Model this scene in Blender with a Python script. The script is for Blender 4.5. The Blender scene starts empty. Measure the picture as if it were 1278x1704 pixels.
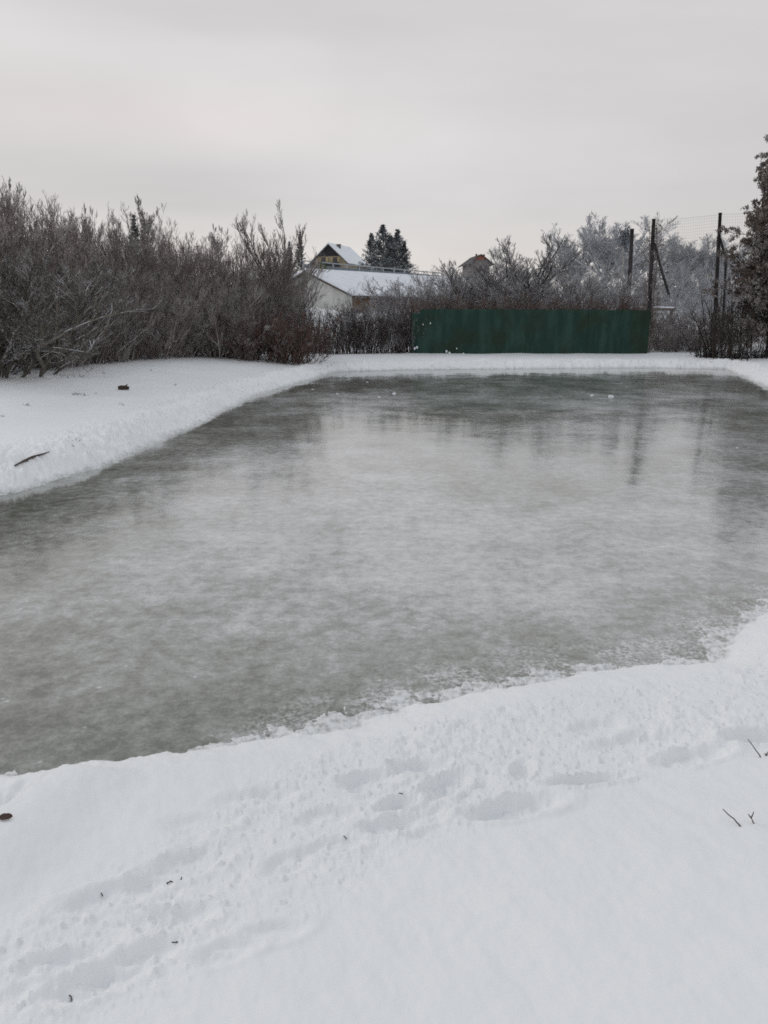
import bpy, math, random
import numpy as np
from mathutils import Vector

RNG = np.random.default_rng(7)
random.seed(7)
SC = bpy.context.scene
COL = SC.collection
PITCH = math.radians(14.5)
F = 1280.0
CAMZ = 2.2
FW = np.array([0, math.cos(PITCH), -math.sin(PITCH)])
UP = np.array([0, math.sin(PITCH), math.cos(PITCH)])
RT = np.array([1.0, 0, 0])


# ---------------------------------------------------------------- surveying
def ray(u, v):
    return FW + RT * ((u - 639) / F) + UP * ((852 - v) / F)


def at(u, v, Y):
    """point of the place seen at photo position u, v and Y metres away"""
    d = ray(u, v)
    return np.array([0, 0, CAMZ]) + d * (Y / d[1])


def onz(u, v, z=0.0):
    d = ray(u, v)
    return np.array([0, 0, CAMZ]) + d * ((z - CAMZ) / d[2])


# ---------------------------------------------------------------- noise
_ang = np.random.default_rng(3).random(4096) * 2 * np.pi
_gx, _gy = np.cos(_ang), np.sin(_ang)


def perlin(x, y, seed=0):
    xi = np.floor(x).astype(np.int64); yi = np.floor(y).astype(np.int64)
    fx = x - xi; fy = y - yi

    def g(ix, iy, dx, dy):
        h = ((ix * 73856093) ^ (iy * 19349663) ^ (seed * 83492791 + 1013)) & 0x7fffffff
        h = (h ^ (h >> 13)) * 1274126177 & 0xfff
        return _gx[h] * dx + _gy[h] * dy
    sx = fx * fx * fx * (fx * (fx * 6 - 15) + 10); sy = fy * fy * fy * (fy * (fy * 6 - 15) + 10)
    a = g(xi, yi, fx, fy); b = g(xi + 1, yi, fx - 1, fy)
    c = g(xi, yi + 1, fx, fy - 1); d = g(xi + 1, yi + 1, fx - 1, fy - 1)
    return (a + (b - a) * sx + (c - a) * sy + (a - b - c + d) * sx * sy) * 1.5


def fbm(x, y, octv=4, seed=0, gain=0.5):
    t = np.zeros_like(x); a = 1.0; s = 0
    for k in range(octv):
        t += a * perlin(x * 2.03 ** k + 17.3 * k, y * 2.03 ** k - 9.1 * k, seed + k)
        s += a; a *= gain
    return t / s


def sstep(a, b, x):
    t = np.clip((x - a) / (b - a), 0, 1)
    return t * t * (3 - 2 * t)


def polysdf(poly, x, y):
    d2 = np.full(x.shape, 1e12); ins = np.zeros(x.shape, bool)
    n = len(poly)
    for i in range(n):
        ax, ay = poly[i]; bx, by = poly[(i + 1) % n]
        ex, ey = bx - ax, by - ay
        t = np.clip(((x - ax) * ex + (y - ay) * ey) / (ex * ex + ey * ey), 0, 1)
        d2 = np.minimum(d2, (x - ax - t * ex) ** 2 + (y - ay - t * ey) ** 2)
        if ay != by:
            c = ((ay > y) != (by > y)) & (x < (bx - ax) * (y - ay) / (by - ay) + ax)
            ins ^= c
    d = np.sqrt(d2)
    return np.where(ins, -d, d)


# ---------------------------------------------------------------- object helpers
def tag(o, label=None, cat=None, group=None, kind=None):
    if label: o['label'] = label
    if cat: o['category'] = cat
    if group: o['group'] = group
    if kind: o['kind'] = kind
    return o


def empty(name, loc, rz=0.0):
    o = bpy.data.objects.new(name, None); COL.objects.link(o)
    o.location = loc; o.rotation_euler = (0, 0, rz); o.empty_display_size = 0.2
    return o


def mesh_obj(name, V, FC, mat=None, parent=None, smooth=False, loc=None, mats=None, fmat=None):
    V = np.asarray(V, dtype=np.float32)
    me = bpy.data.meshes.new(name)
    if isinstance(FC, np.ndarray):
        k = FC.shape[1]
        me.vertices.add(len(V)); me.vertices.foreach_set('co', V.ravel())
        me.loops.add(FC.size); me.loops.foreach_set('vertex_index', FC.astype(np.int32).ravel())
        me.polygons.add(len(FC)); me.polygons.foreach_set('loop_start', np.arange(0, FC.size, k, dtype=np.int32))
        me.update(calc_edges=True)
    else:
        me.from_pydata([tuple(map(float, p)) for p in V], [], FC); me.update()
    if smooth:
        me.polygons.foreach_set('use_smooth', np.ones(len(me.polygons), bool))
    if mats:
        for m in mats: me.materials.append(m)
        if fmat is not None: me.polygons.foreach_set('material_index', np.asarray(fmat, np.int32))
    elif mat: me.materials.append(mat)
    o = bpy.data.objects.new(name, me); COL.objects.link(o)
    if parent: o.parent = parent
    if loc is not None: o.location = loc
    return o


class MB:
    """collects boxes, prisms and tubes into one mesh"""
    def __init__(s): s.v = []; s.f = []

    def add(s, V, FC):
        b = len(s.v); s.v += [tuple(map(float, p)) for p in V]
        s.f += [tuple(int(i) + b for i in q) for q in FC]
        return s

    def hexa(s, lo, hi):
        """lo, hi: four points each in order"""
        return s.add(list(lo) + list(hi), [(3, 2, 1, 0), (4, 5, 6, 7)] + [(i, (i + 1) % 4, (i + 1) % 4 + 4, i + 4) for i in range(4)])

    def box(s, c, sz, ax=(1, 0, 0), ay=(0, 1, 0), az=(0, 0, 1)):
        c, ax, ay, az = map(np.asarray, (c, ax, ay, az)); h = np.asarray(sz) / 2
        q = [(-1, -1), (1, -1), (1, 1), (-1, 1)]
        return s.hexa([c + ax * i * h[0] + ay * j * h[1] - az * h[2] for i, j in q],
                      [c + ax * i * h[0] + ay * j * h[1] + az * h[2] for i, j in q])

    def prism(s, pts, off):
        """flat polygon pushed along off"""
        n = len(pts); pts = [np.asarray(p, float) for p in pts]; off = np.asarray(off, float)
        return s.add(pts + [p + off for p in pts], [tuple(range(n))[::-1], tuple(range(n, 2 * n))] +
                     [(i, (i + 1) % n, (i + 1) % n + n, i + n) for i in range(n)])

    def tube(s, pts, rad, n=8):
        P = np.asarray(pts, float)[None]; R = np.broadcast_to(np.asarray(rad, float), (len(pts),))[None]
        V, FC = tubes([(P, R, n)], cap=True)
        return s.add(V, FC)

    def build(s, name, mat, parent=None, smooth=False, bevel=0.0):
        o = mesh_obj(name, s.v, s.f, mat, parent, smooth)
        if bevel:
            m = o.modifiers.new('bevel', 'BEVEL'); m.width = bevel; m.segments = 2
        return o


def tubes(sets, cap=False):
    Vs, Fs, base = [], [], 0
    for P, R, n in sets:
        M, N, _ = P.shape
        T = np.gradient(P, axis=1); T /= np.linalg.norm(T, axis=2, keepdims=True) + 1e-9
        ref = np.where(np.abs(T[:, :1, 2:3]) > 0.9, np.array([1.0, 0, 0]), np.array([0, 0, 1.0]))
        A = np.cross(T, np.broadcast_to(ref, T.shape)); A /= np.linalg.norm(A, axis=2, keepdims=True) + 1e-9
        B = np.cross(T, A)
        th = np.arange(n) * 2 * np.pi / n
        ring = P[:, :, None] + R[:, :, None, None] * (A[:, :, None] * np.cos(th)[:, None] + B[:, :, None] * np.sin(th)[:, None])
        Vs.append(ring.reshape(-1, 3))
        m = np.arange(M)[:, None, None] * N * n; k = np.arange(N - 1)[None, :, None] * n; j = np.arange(n)[None, None]
        a = base + m + k + j; b = base + m + k + (j + 1) % n
        Fs.append(np.stack([a, b, b + n, a + n], -1).reshape(-1, 4))
        base += M * N * n
    FC = np.concatenate(Fs)
    V = np.concatenate(Vs)
    if cap:
        P, R, n = sets[0]; N = P.shape[1]
        return V, [tuple(q) for q in FC] + [tuple(range(n)), tuple(range((N - 1) * n, N * n))[::-1]]
    return V, FC


def dup(root, loc, rz, sc, label=None, group=None):
    r = root.copy(); COL.objects.link(r)
    r.location = loc; r.rotation_euler = (0, 0, rz); r.scale = sc
    if label: r['label'] = label
    if group: r['group'] = group
    for ch in root.children:
        c = ch.copy(); COL.objects.link(c); c.parent = r
    return r


# ---------------------------------------------------------------- materials
class NT:
    def __init__(s, name, world=False):
        if world:
            s.m = bpy.data.worlds.new(name); s.m.use_nodes = True
        else:
            s.m = bpy.data.materials.new(name); s.m.use_nodes = True
        s.t = s.m.node_tree; s.t.nodes.clear()

    def n(s, typ, ins=None, **kw):
        d = s.t.nodes.new(typ)
        for k, v in kw.items(): setattr(d, k, v)
        for k, v in (ins or {}).items():
            if isinstance(v, tuple) and len(v) == 2 and hasattr(v[0], 'outputs'):
                s.t.links.new(v[0].outputs[v[1]], d.inputs[k])
            elif hasattr(v, 'outputs'): s.t.links.new(v.outputs[0], d.inputs[k])
            else: d.inputs[k].default_value = v
        return d

    def math(s, op, a, b=0.0, c=None, clamp=False):
        ins = {0: a, 1: b}
        if c is not None: ins[2] = c
        return s.n('ShaderNodeMath', ins, operation=op, use_clamp=clamp)

    def mr(s, v, a, b, c=0.0, d=1.0, smooth=True):
        return s.n('ShaderNodeMapRange', {'Value': v, 'From Min': a, 'From Max': b, 'To Min': c, 'To Max': d},
                   interpolation_type='SMOOTHSTEP' if smooth else 'LINEAR')

    def mix(s, f, a, b):
        d = s.n('ShaderNodeMix', data_type='RGBA')
        for k, v in ((0, f), (6, a), (7, b)):
            if isinstance(v, tuple) and len(v) == 2 and hasattr(v[0], 'outputs'): s.t.links.new(v[0].outputs[v[1]], d.inputs[k])
            elif hasattr(v, 'outputs'): s.t.links.new((v.outputs[2] if v.bl_idname == 'ShaderNodeMix' else v.outputs[0]), d.inputs[k])
            elif k == 0: d.inputs[k].default_value = v
            else: d.inputs[k].default_value = (*v, 1) if len(v) == 3 else v
        return d

    def noise(s, vec, scale, detail=4, rough=0.5, dist=0.0):
        return s.n('ShaderNodeTexNoise', {'Vector': vec, 'Scale': scale, 'Detail': detail, 'Roughness': rough, 'Distortion': dist})

    def bsdf(s, col, rough=0.8, normal=None, spec=0.3, **ex):
        ins = {'Roughness': rough, 'Specular IOR Level': spec}
        ins.update(ex)
        b = s.n('ShaderNodeBsdfPrincipled', ins)
        if hasattr(col, 'outputs'):
            s.t.links.new((col.outputs[2] if col.bl_idname == 'ShaderNodeMix' else col.outputs[0]), b.inputs['Base Color'])
        else: b.inputs['Base Color'].default_value = (*col, 1)
        if normal: s.t.links.new(normal.outputs[0], b.inputs['Normal'])
        o = s.n('ShaderNodeOutputMaterial', {'Surface': b})
        return s.m


def twig_mat(name, bark, frost=(0.5, 0.5, 0.52), frost_amt=0.25, snow_amt=0.35, var=0.25):
    t = NT(name)
    tc = t.n('ShaderNodeTexCoord'); ge = t.n('ShaderNodeNewGeometry'); oi = t.n('ShaderNodeObjectInfo')
    ob = (tc, 'Object')
    n1 = t.noise(ob, 1.3, 3); n2 = t.noise(ob, 20.0, 2); n3 = t.noise(ob, 3.1, 3)
    sep = t.n('ShaderNodeSeparateXYZ', {0: (ge, 'Normal')})
    fr = t.mr(t.math('ADD', t.math('MULTIPLY', n1, 0.5), t.math('MULTIPLY', n2, 0.5)), 0.66 - frost_amt * 0.5, 0.72 - frost_amt * 0.35)
    v = t.math('ADD', t.math('MULTIPLY', (oi, 'Random'), var * 2), 1 - var)
    b2 = t.mix(t.mr(n3, 0.35, 0.65), bark, tuple(c * 0.55 for c in bark))
    mul = t.n('ShaderNodeVectorMath', {0: (b2, 2), 1: v}, operation='MULTIPLY')
    c1 = t.mix(t.math('MULTIPLY', fr, 0.8), mul, frost)
    sn = t.math('MULTIPLY', t.mr((sep, 'Z'), 0.25, 0.7), t.mr(n3, 0.62 - snow_amt * 0.4, 0.68 - snow_amt * 0.4))
    c2 = t.mix(t.math('MULTIPLY', sn, 0.9), c1, (0.78, 0.80, 0.84))
    return t.bsdf(c2, 0.9, spec=0.15)


def plain_mat(name, c1, c2, scale=4.0, rough=0.85, stretch=(1, 1, 1), lo=0.35, hi=0.65, bump=0.0, spec=0.3):
    t = NT(name)
    tc = t.n('ShaderNodeTexCoord')
    mp = t.n('ShaderNodeMapping', {'Vector': (tc, 'Object'), 'Scale': stretch})
    n = t.noise(mp, scale, 6, 0.6)
    c = t.mix(t.mr(n, lo, hi), c1, c2)
    nr = t.n('ShaderNodeBump', {'Height': n, 'Strength': bump, 'Distance': 0.02}) if bump else None
    return t.bsdf(c, rough, nr, spec)


M = {}
M['thicket'] = twig_mat('thicket bark', (0.225, 0.182, 0.172), frost=(.53, .50, .495), frost_amt=0.36, snow_amt=0.22)
M['thicket2'] = twig_mat('olive bark', (0.150, 0.135, 0.112), frost_amt=0.2, snow_amt=0.42)
M['russet'] = twig_mat('russet twigs', (0.15, 0.10, 0.085), frost_amt=0.2, snow_amt=0.15)
M['hedge'] = twig_mat('dark hedge twigs', (0.075, 0.058, 0.053), frost_amt=0.24, snow_amt=0.5)
M['frost'] = twig_mat('frosted twigs', (0.165, 0.145, 0.14), frost=(0.5, 0.5, 0.515), frost_amt=0.42, snow_amt=0.5)
M['far'] = twig_mat('far frosted hazy twigs', (0.19, 0.185, 0.19), frost=(0.5, 0.51, 0.54), frost_amt=0.55, snow_amt=0.5)  # frosted; distance haze is also put into this paler colour
M['dark'] = twig_mat('wet dark bark', (0.035, 0.029, 0.026), frost_amt=0.08, snow_amt=0.3)
M['trunk'] = twig_mat('dark trunk bark', (0.085, 0.07, 0.066), frost_amt=0.12, snow_amt=0.35)
M['pole'] = twig_mat('weathered pole wood', (0.060, 0.054, 0.056), frost=(0.3, 0.29, 0.28), frost_amt=0.1, snow_amt=0.0, var=0.0)
M['leaf'] = twig_mat('withered brown leaves', (0.155, 0.118, 0.10), frost=(.44, .415, .40), frost_amt=.38, snow_amt=.12, var=.0)
M['needle'] = twig_mat('dark blue pine needles', (0.135, 0.15, 0.158), frost=(0.36, 0.39, 0.43), frost_amt=0.30, snow_amt=0.2)
M['needle_far'] = twig_mat('frosted hazy spruce needles', (0.10, 0.115, 0.13), frost=(0.4, 0.43, 0.47), frost_amt=0.35, snow_amt=0.2)  # frost plus far-off haze, both put into the blue-grey colour
M['white'] = plain_mat('roof snow', (0.82, 0.84, 0.88), (0.74, 0.77, 0.82), 1.5, 0.7, bump=0.3)


def snow_mat():
    t = NT('trampled snow')
    tc = t.n('ShaderNodeTexCoord'); ob = (tc, 'Object')
    at_ = t.n('ShaderNodeAttribute', attribute_name='wet')
    tr = t.n('ShaderNodeAttribute', attribute_name='tread')
    n1 = t.noise(ob, 28, 5, 0.6); n2 = t.noise(ob, 110, 3, 0.6); n0 = t.noise(ob, 0.7, 4)
    c = t.mix(t.mr(n0, 0.3, 0.7), (0.83, 0.845, 0.855), (0.875, 0.885, 0.892))
    n4 = t.noise(ob, 16, 6, 0.7)
    wf = t.math('MULTIPLY', (at_, 'Fac'), t.mr(n4, 0.30, 0.62, 1.0, 0.35), clamp=True)
    c = t.mix(wf, c, (0.20, 0.195, 0.175))
    h = t.math('ADD', t.math('MULTIPLY', n1, t.math('ADD', t.math('MULTIPLY', (tr, 'Fac'), 1.0), 0.12)), t.math('MULTIPLY', n2, 0.18))
    b = t.n('ShaderNodeBump', {'Height': h, 'Strength': 0.55, 'Distance': 0.012})
    return t.bsdf(c, 0.65, b, 0.25)


def ice_mat():
    t = NT('rough grey ice')
    tc = t.n('ShaderNodeTexCoord'); ob = (tc, 'Object')
    fr = t.n('ShaderNodeAttribute', attribute_name='frost')
    n1 = t.noise(ob, 1.5, 8, 0.60); n2 = t.noise(ob, 8, 7, 0.68); n3 = t.noise(ob, 42, 4, 0.6)
    vo = t.n('ShaderNodeTexVoronoi', {'Vector': ob, 'Scale': 8.5, 'Randomness': 1.0})
    spot = t.math('MULTIPLY', t.mr((vo, 'Distance'), 0.16, 0.06), t.mr(n1, 0.5, 0.62))
    s = t.math('ADD', t.math('MULTIPLY', n1, 0.42), t.math('ADD', t.math('MULTIPLY', n2, 0.62), -.12))
    s = t.math('ADD', s, t.math('MULTIPLY', n3, 0.2))
    s = t.math('ADD', s, t.math('MULTIPLY', t.math('SUBTRACT', (fr, 'Fac'), 0.5), 0.27))
    s = t.math('ADD', s, t.math('MULTIPLY', spot, 0.20))
    n5 = t.noise(ob, 95, 3, .7); n6 = t.noise(ob, 22, 5, .7)
    s = t.math('ADD', s, t.math('MULTIPLY', t.math('SUBTRACT', n5, .5), .26))
    s = t.math('ADD', s, t.math('MULTIPLY', t.math('SUBTRACT', n6, .5), .26))
    sl = t.n('ShaderNodeAttribute', attribute_name='slush'); n7 = t.noise(ob, 30, 6, .78, .6); n8 = t.noise(ob, 2.6, 3, .6)
    s = t.math('ADD', s, t.math('MULTIPLY', t.math('MULTIPLY', (sl, 'Fac'), t.mr(n8, .34, .62, .15, 1.0)), t.mr(n7, .40, .60, -.08, .30)))
    s = t.math('MULTIPLY_ADD', s, 1.62, -.285)
    ra = t.n('ShaderNodeValToRGB', {'Fac': s})
    e = ra.color_ramp.elements
    e[0].position = 0.18; e[0].color = (0.125, 0.13, 0.108, 1)
    e[1].position = 0.90; e[1].color = (0.62, 0.63, 0.63, 1)
    for p, c in ((0.36, (0.225, 0.23, 0.206, 1)), (0.52, (0.32, 0.328, 0.31, 1)), (0.66, (0.44, 0.45, 0.443, 1))):
        x = e.new(p); x.color = c
    ro = t.mr(s, 0.25, 0.80, 0.05, 0.15)
    hb = t.math('ADD', t.math('MULTIPLY', n2, 0.7), t.math('MULTIPLY', n3, 0.35))
    b = t.n('ShaderNodeBump', {'Height': hb, 'Strength': 0.11, 'Distance': 0.006})
    return t.bsdf(ra, ro, b, 0.5, IOR=1.65)


# ---------------------------------------------------------------- the ground and the ice
shore_px = [(-60, 1310), (0, 1292), (60, 1280), (120, 1272), (200, 1264), (330, 1252), (450, 1238), (520, 1226), (600, 1208), (680, 1180), (760, 1168),
            (860, 1148), (960, 1128), (1060, 1118), (1130, 1112), (1188, 1108), (1204, 1082), (1240, 1044), (1278, 1020)]
far_px = [(1278, 646), (1240, 629), (1206, 614), (1100, 612), (900, 613), (700, 615), (560, 618), (500, 636), (430, 658), (300, 720), (180, 776), (0, 827)]
POLY = [(-5.6, 4.2), (-3.6, 3.5)] + [tuple(onz(u, v)[:2]) for u, v in shore_px] + [(5.0, 6.6), (8.5, 9.0), (9.7, 14.0), (10.7, 19.0)] + \
       [tuple(onz(u, v)[:2]) for u, v in far_px] + [(-5.2, 6.5)]
band_px = [(-200, 1800), (-200, 1640), (0, 1560), (150, 1470), (260, 1410), (380, 1310), (430, 1270), (560, 1196), (760, 1146), (1000, 1104), (1180, 1090),
           (1300, 1030), (1420, 1100), (1420, 1180), (1150, 1262), (900, 1345), (720, 1400), (560, 1490), (420, 1570), (220, 1720), (100, 1800)]
BAND = [tuple(onz(u, v, 0.3)[:2]) for u, v in band_px]
# boot prints: photo position, length, width, depth, turn
PRINTS = [(975, 1288, .34, .09, .05, 5), (860, 1334, .40, .16, .055, 12), (665, 1311, .20, .12, .05, 30), (650, 1358, .26, .13, .04, 10), (1150, 1252, .40, .14, .04, 20),
          (305, 1420, .34, .18, .05, 35), (185, 1478, .34, .16, .05, 25), (290, 1527, .26, .14, .045, 10), (420, 1290, .34, .20, .04, 20), (330, 1335, .30, .16, .03, 5),
          (230, 1610, .26, .12, .04, 30), (100, 1612, .26, .10, .04, 20), (450, 1565, .24, .11, .03, 15), (560, 1390, .26, .12, .035, 20), (480, 1420, .22, .12, .035, 40),
          (740, 1280, .3, .16, .04, 50), (870, 1258, .22, .10, .035, 70), (620, 1260, .3, .18, .04, 25), (540, 1330, .26, .14, .035, 15), (1060, 1215, .4, .2, .03, 10),
          (1262, 1212, .34, .16, .07, 10), (1000, 1180, .3, .2, .03, 20), (700, 1240, .28, .16, .04, 0), (380, 1600, .2, .1, .03, 25), (150, 1660, .26, .12, .04, 25)]
HOLLOWS = [(0.34, 1.1)]


def ground(x, y, detail=False):
    x = np.asarray(x, float); y = np.asarray(y, float)
    d0 = polysdf(POLY, x, y)
    near = sstep(9.0, 6.0, y) * sstep(9, 5, np.abs(x))
    left = sstep(-2.0, -4.0, x) * sstep(6, 9, y)
    d = d0 + 0.16 * fbm(x * .9, y * .9, 3, 5) * (1 - .5 * near) + (0.12 - .05 * near) * fbm(x * 5, y * 5, 4, 9, .6)
    dn = np.maximum(d, 0)
    lump = 0.75 + 0.9 * fbm(x * 1.1, y * 1.1, 4, 21)
    bank_far = 0.30 * (1 - np.exp(-dn / 1.0)) + 0.16 * np.exp(-((dn - .75) / .5) ** 2) * lump * sstep(0, .3, dn) + 0.10 * sstep(1, 5, dn) + left * 0.22 * sstep(2.0, 6.5, dn)
    bank_near = 0.17 * (1 - np.exp(-dn / .22)) + 0.36 * sstep(0.0, 3.2, dn)
    z = bank_far * (1 - near) + bank_near * near
    ins = np.minimum(d, 0)
    z += np.where(near > .5, np.where(ins > -.5, ins * .07, -.035 + (ins + .5) * .35), ins * .35)
    z = np.maximum(z, -0.6)
    z += 0.05 * fbm(x * .35, y * .35, 3, 31) * sstep(.4, 3, dn)
    z += np.interp(y, [37.5, 50, 75, 130, 200, 700], [0, 1.65, 3.3, 5.2, 6.5, 8]) * sstep(-60, -20, x)
    wet = np.zeros_like(z); tread = np.zeros_like(z)
    if detail:
        bd = polysdf(BAND, x, y)
        tread = sstep(.16, -.16, bd + .12 * fbm(x * 3, y * 3, 3, 41))
        berm = (1 - near) * sstep(1.6, .8, np.abs(dn - .4)) * sstep(-.05, .1, d)
        rough_ = np.clip(tread * near + berm * .8, 0, 1)
        f1 = fbm(x * 4.2, y * 4.2, 4, 51); f2 = fbm(x * 13, y * 13, 3, 61)
        rid = 1 - 2 * np.abs(fbm(x * 7.5, y * 7.5, 3, 71))
        z += np.clip(tread * near, 0, 1) * (.35 + .75 * sstep(-.3, .35, fbm(x * 1.5, y * 1.5, 3, 67))) * (.026 * f1 + .018 * f2 + .006 * (rid - .5) + .008 * fbm(x * 26, y * 26, 3, 65, .65) - .018 * np.maximum(fbm(x * 17, y * 21, 3, 66, .6) - .20, 0))
        z += berm * (.060 * f1 + .055 * f2)
        # tiny crumbs thrown about
        cr = np.maximum(fbm(x * 30, y * 30, 2, 81) - .25, 0)
        z += (rough_ * .9 + .02) * cr * .034 * (y < 14)
        z += 0.006 * fbm(x * 2.3, y * 2.3, 4, 91)
        z += .0045 * fbm(x * 9 + y * 3, y * 2.5, 3, 95) * near
        # slush at the near shore
        sl = near * sstep(-.60, -.10, d) * sstep(.25, .02, d) * sstep(-1.2, -.4, x)
        sf = .6 * fbm(x * 15, y * 20, 5, 101, .72) + .6 * fbm(x * 5, y * 6, 3, 103)
        z += sl * (.026 * sf + .010)
        wet = np.clip(sstep(.05, .004, z) * sstep(.4, .05, d) * (.35 + .9 * sstep(.12, -.2, fbm(x * 24, y * 24, 3, 141, .6))), 0, 1) * .75
        wet = np.maximum(wet, near * sstep(.12, -.10, d) * .55 * sstep(-.2, .3, -sf))
        wet = np.maximum(wet, (1 - near) * sstep(.16, .0, d) * .7)
        for u, v, L, W, D, a in PRINTS:
            c = onz(u, v, .33); a = math.radians(a)
            px = (x - c[0]) * math.cos(a) + (y - c[1]) * math.sin(a); py = -(x - c[0]) * math.sin(a) + (y - c[1]) * math.cos(a)
            w = (np.abs(px) < 1) & (np.abs(py) < 1)
            if not w.any(): continue
            e = np.sqrt((px[w] / (L / 2)) ** 2 + (py[w] / (W / 2)) ** 2) + .22 * fbm(x[w] * 11, y[w] * 11, 3, 111)
            D *= .9 if u > 600 else .6
            z[w] += -D * sstep(1.10, .5, e) + .25 * D * np.exp(-((e - 1.3) / .2) ** 2)
        # the straight cut edge by the left end of the near shore
        A = onz(-30, 1366, .29); B = onz(118, 1276, .17)
        tx, ty = B[0] - A[0], B[1] - A[1]; L = math.hypot(tx, ty); tx /= L; ty /= L
        s = (x - A[0]) * tx + (y - A[1]) * ty; q = (x - A[0]) * ty - (y - A[1]) * tx   # q > 0: right of the edge
        al = sstep(-1.5, -1.0, s) * sstep(L + .12, L - .12, s)
        cut = al * sstep(.012, -.03, q + .01 * fbm(x * 8, y * 8, 2, 121)) * sstep(-1.2, -.2, q)
        z += al * .09 * sstep(0, .02, q) * sstep(.45, .05, q)
        z = z * (1 - cut) + cut * (.016 + .06 * np.maximum(fbm(x * 5, y * 5, 4, 122), -.2) + .02 * sstep(-.3, -.1, q))
        wet = np.maximum(wet, al * sstep(-.24, -.12, q + .02 * fbm(x * 20, y * 20, 2, 123)) * sstep(.015, -.01, q) * .8)  # darker strip along the left of the cut, stored with the wet values
        z += al * .05 * sstep(-.02, -.14, q) * sstep(-.5, -.25, q) * (0.5 + fbm(x * 6, y * 6, 3, 131))
    return z, d, wet, tread


def gz(x, y):
    return float(ground(np.array([x]), np.array([y]))[0][0])


def build_ground():
    fine = np.radians(np.linspace(-36, 36, 940)); rest = np.radians(np.linspace(36, 324, 90)[1:-1])
    th = np.concatenate([fine, rest])
    r = np.concatenate([np.linspace(.05, 1.1, 10)[:-1], np.exp(np.arange(math.log(1.1), math.log(40), .0052)), np.exp(np.arange(math.log(40), math.log(900), .03))])
    R, T = np.meshgrid(r, th, indexing='ij')
    x = (R * np.sin(T)).ravel(); y = (R * np.cos(T)).ravel()
    z, d, wet, tread = ground(x, y, True)
    nr, nt = len(r), len(th)
    i = np.arange(nr - 1)[:, None] * nt; j = np.arange(nt)[None]
    a = i + j; b = i + (j + 1) % nt
    FC = np.stack([a, a + nt, b + nt, b], -1).reshape(-1, 4)[:, ::-1]
    o = mesh_obj('snow_ground', np.stack([x, y, z], 1), FC, snow_mat(), None, True)
    for nm, arr in (('wet', wet), ('tread', tread)):
        o.data.attributes.new(nm, 'FLOAT', 'POINT').data.foreach_set('value', arr.astype(np.float32))
    tag(o, 'white snow covering the banks and the rising ground around the ice', 'snow', kind='structure')


def build_ice():
    xs = np.arange(-7, 15.6, .08); ys = np.arange(2, 33.5, .08)
    X, Y = np.meshgrid(xs, ys, indexing='ij'); x = X.ravel(); y = Y.ravel()
    d = polysdf(POLY, x, y)
    n1 = fbm(x * .28, y * .22, 4, 201); n2 = fbm(x * .9, y * .55, 4, 211)
    fr = .5 + .75 * n1 + .45 * n2
    fr += .34 * np.exp(-(((x - 1.2) / 3.4) ** 2 + ((y - 9) / 4.6) ** 2))
    fr -= .30 * np.exp(-((x + 4.6 + .1 * (y - 9)) / 1.5) ** 2)
    fr -= .22 * sstep(1.3, .2, -d) * sstep(-.1, .1, -d)
    fr -= .12 * sstep(19, 25, y)
    fr -= .14 * sstep(5.6, 4.2, y)
    fr += .22 * np.exp(-(((x - 3.2) / 1.3) ** 2 + ((y - 7.4) / 1.6) ** 2))
    slu = np.clip(sstep(9, 6, y) * sstep(-1.2, -.3, x) * sstep(-.75, -.15, d + .14 * fbm(x * 2, y * 2, 3, 231)), 0, 1)
    n, m = len(xs), len(ys)
    i = np.arange(n - 1)[:, None] * m; j = np.arange(m - 1)[None]
    FC = np.stack([i + j, i + m + j, i + m + j + 1, i + j + 1], -1).reshape(-1, 4)
    FC = FC[(d[FC].min(1) < .9)]
    used = np.unique(FC); mp = np.full(len(x), -1); mp[used] = np.arange(len(used))
    z = .004 * fbm(x * .8, y * .8, 3, 221)
    o = mesh_obj('ice', np.stack([x, y, z], 1)[used], mp[FC], ice_mat(), None, True)
    o.data.attributes.new('frost', 'FLOAT', 'POINT').data.foreach_set('value', np.clip(fr, 0, 1)[used].astype(np.float32))
    o.data.attributes.new('slush', 'FLOAT', 'POINT').data.foreach_set('value', slu[used].astype(np.float32))
    tag(o, 'grey frosted ice sheet of the flooded rink', 'ice', kind='structure')


build_ground()
build_ice()


# ---------------------------------------------------------------- plants
def nrm(v): return v / (np.linalg.norm(v, axis=-1, keepdims=True) + 1e-9)


def grow(S, Dn, L, R0, n, up=.3, wob=.15, tip=.25):
    """polylines from starts S along Dn"""
    m = len(S); P = np.zeros((m, n, 3)); P[:, 0] = S; d = nrm(Dn.copy())
    for k in range(1, n):
        d = nrm(d + RNG.normal(0, wob, (m, 3)) + np.array([0, 0, up / n]))
        P[:, k] = P[:, k - 1] + d * (L / (n - 1))[:, None]
    R = R0[:, None] * np.linspace(1, tip, n)[None]
    return P, R


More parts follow.
